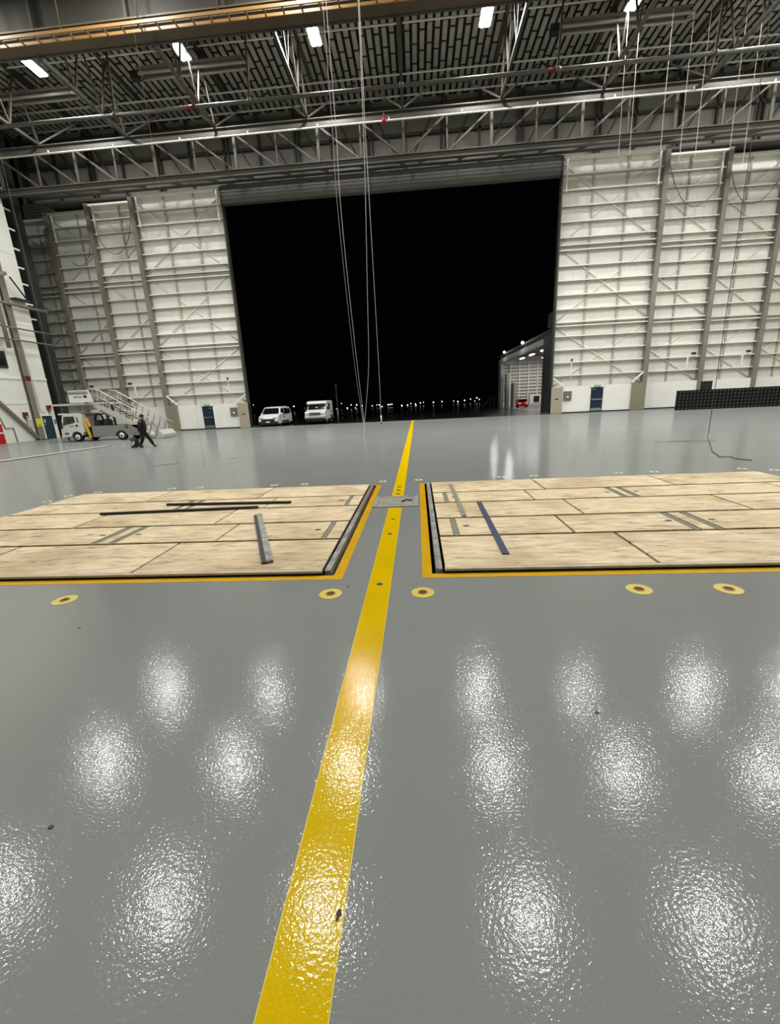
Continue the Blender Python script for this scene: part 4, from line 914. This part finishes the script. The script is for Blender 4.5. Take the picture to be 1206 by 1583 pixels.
MB().box(13.8, 14.7, 59.1, 59.2, 0.1, 0.25).build('bumper', m_black, tg)
for yy in (59.5, 60.4):
    for xx in (13.6, 14.75): MB().cyl((xx, yy, 0.17), (xx+0.15, yy, 0.17), 0.2, 14).build('wheel', m_rubber, tg)
wc = thing('tool_cabinet', 'white cabinet with a black opening inside the lit neighbouring bay', 'cabinet', (16.6, 63, -0.035))
MB().box(16.0, 17.6, 62.6, 63.4, -0.035, 1.6).build('body', m_white, wc); MB().box(16.5, 17.3, 62.57, 62.6, 0.5, 1.35).build('opening', m_black, wc)
MB().box(16.2, 17.4, 62.2, 62.55, -0.035, 0.4).build('shelf_box', m_alu, wc)
sp_ = thing('boarding_steps', 'dim brown wheeled steps standing on the apron left of the neighbouring hangar', 'steps', (11.7, 70, -0.06))
for yy in (69.6, 70.4):
    MB().bar((10.4, yy, 0.0), (11.7, yy, 1.3), 0.1, 0.14).build('stringer', m_yard, sp_)
    for xx in (11.7, 12.3): MB().box(xx-0.06, xx+0.06, yy-0.06, yy+0.06, -0.05, 1.5).build('post', m_yard, sp_)
MB().box(11.6, 12.4, 69.5, 70.5, 1.28, 1.36).build('platform', m_yard, sp_)
for k in range(5): MB().box(10.5+0.25*k, 10.75+0.25*k, 69.6, 70.4, 0.13+0.25*k, 0.17+0.25*k).build('step', m_yard, sp_)
# lamp mast in front of the dark field
lm = thing('light_mast', 'slim grey lamp mast outside, right of the box van', 'mast', (-8.25, 44, -0.04))
MB().tube([(-8.25,44,-0.04),(-8.25,44,3.3)], 0.06, 8).build('pole', m_darkgrey, lm); MB().ball((-8.25,44,3.4), 0.16).build('lamp_head', m_darkgrey, lm); MB().cyl((-8.25,44,-0.04),(-8.25,44,1.2), 0.09, 10).build('base_sleeve', m_post, lm)
LIGHTS = [(-46.63,2.29),(-35.18,1.33),(-23.04,0.1),(-21.73,1.49),(-18.53,0.99),(-17.25,0.93),(-20.26,0.15),(-17.5,0.12),(-11.31,0.66),(-10.69,0.63),(-10.0,0.15),(-10.4,0.1),(-8.34,0.52),(-7.06,0.64),(-7.5,0.6),(-4.38,0.15),(-2.76,0.2),(-1.83,0.57),(-0.57,0.51),(0.86,0.62),(-0.42,0.12),(1.76,0.75),(-13.0,0.45),(-15.8,0.6),(4.6,0.6),(6.8,0.75),(10.13,0.71),(11.37,0.48),(13.32,0.73),(15.08,0.99),(16.48,1.27),(17.28,0.8),(15.79,0.44)]
LIGHTS.sort()
for i, (x, z) in enumerate(LIGHTS):
    y = 120 + (i % 5)*0.9; k = 0.17*(0.6 + 0.55*((i*37) % 10)/10)
    o = MB().ball((x, y, z), k, seg=8).box(x-0.02, x+0.02, y-0.02, y+0.02, -0.08, max(0.0, z-k*0.9), 1).build('distant_light', [m_citylight, m_black])
    pos = nth(i) if i < 29 else 'thirtieth' if i == 29 else 'thirty-' + ORD[i-30]
    tag(o, 'tiny distant city light on the dark horizon, %s from the left' % pos, 'light', 'distant city lights')
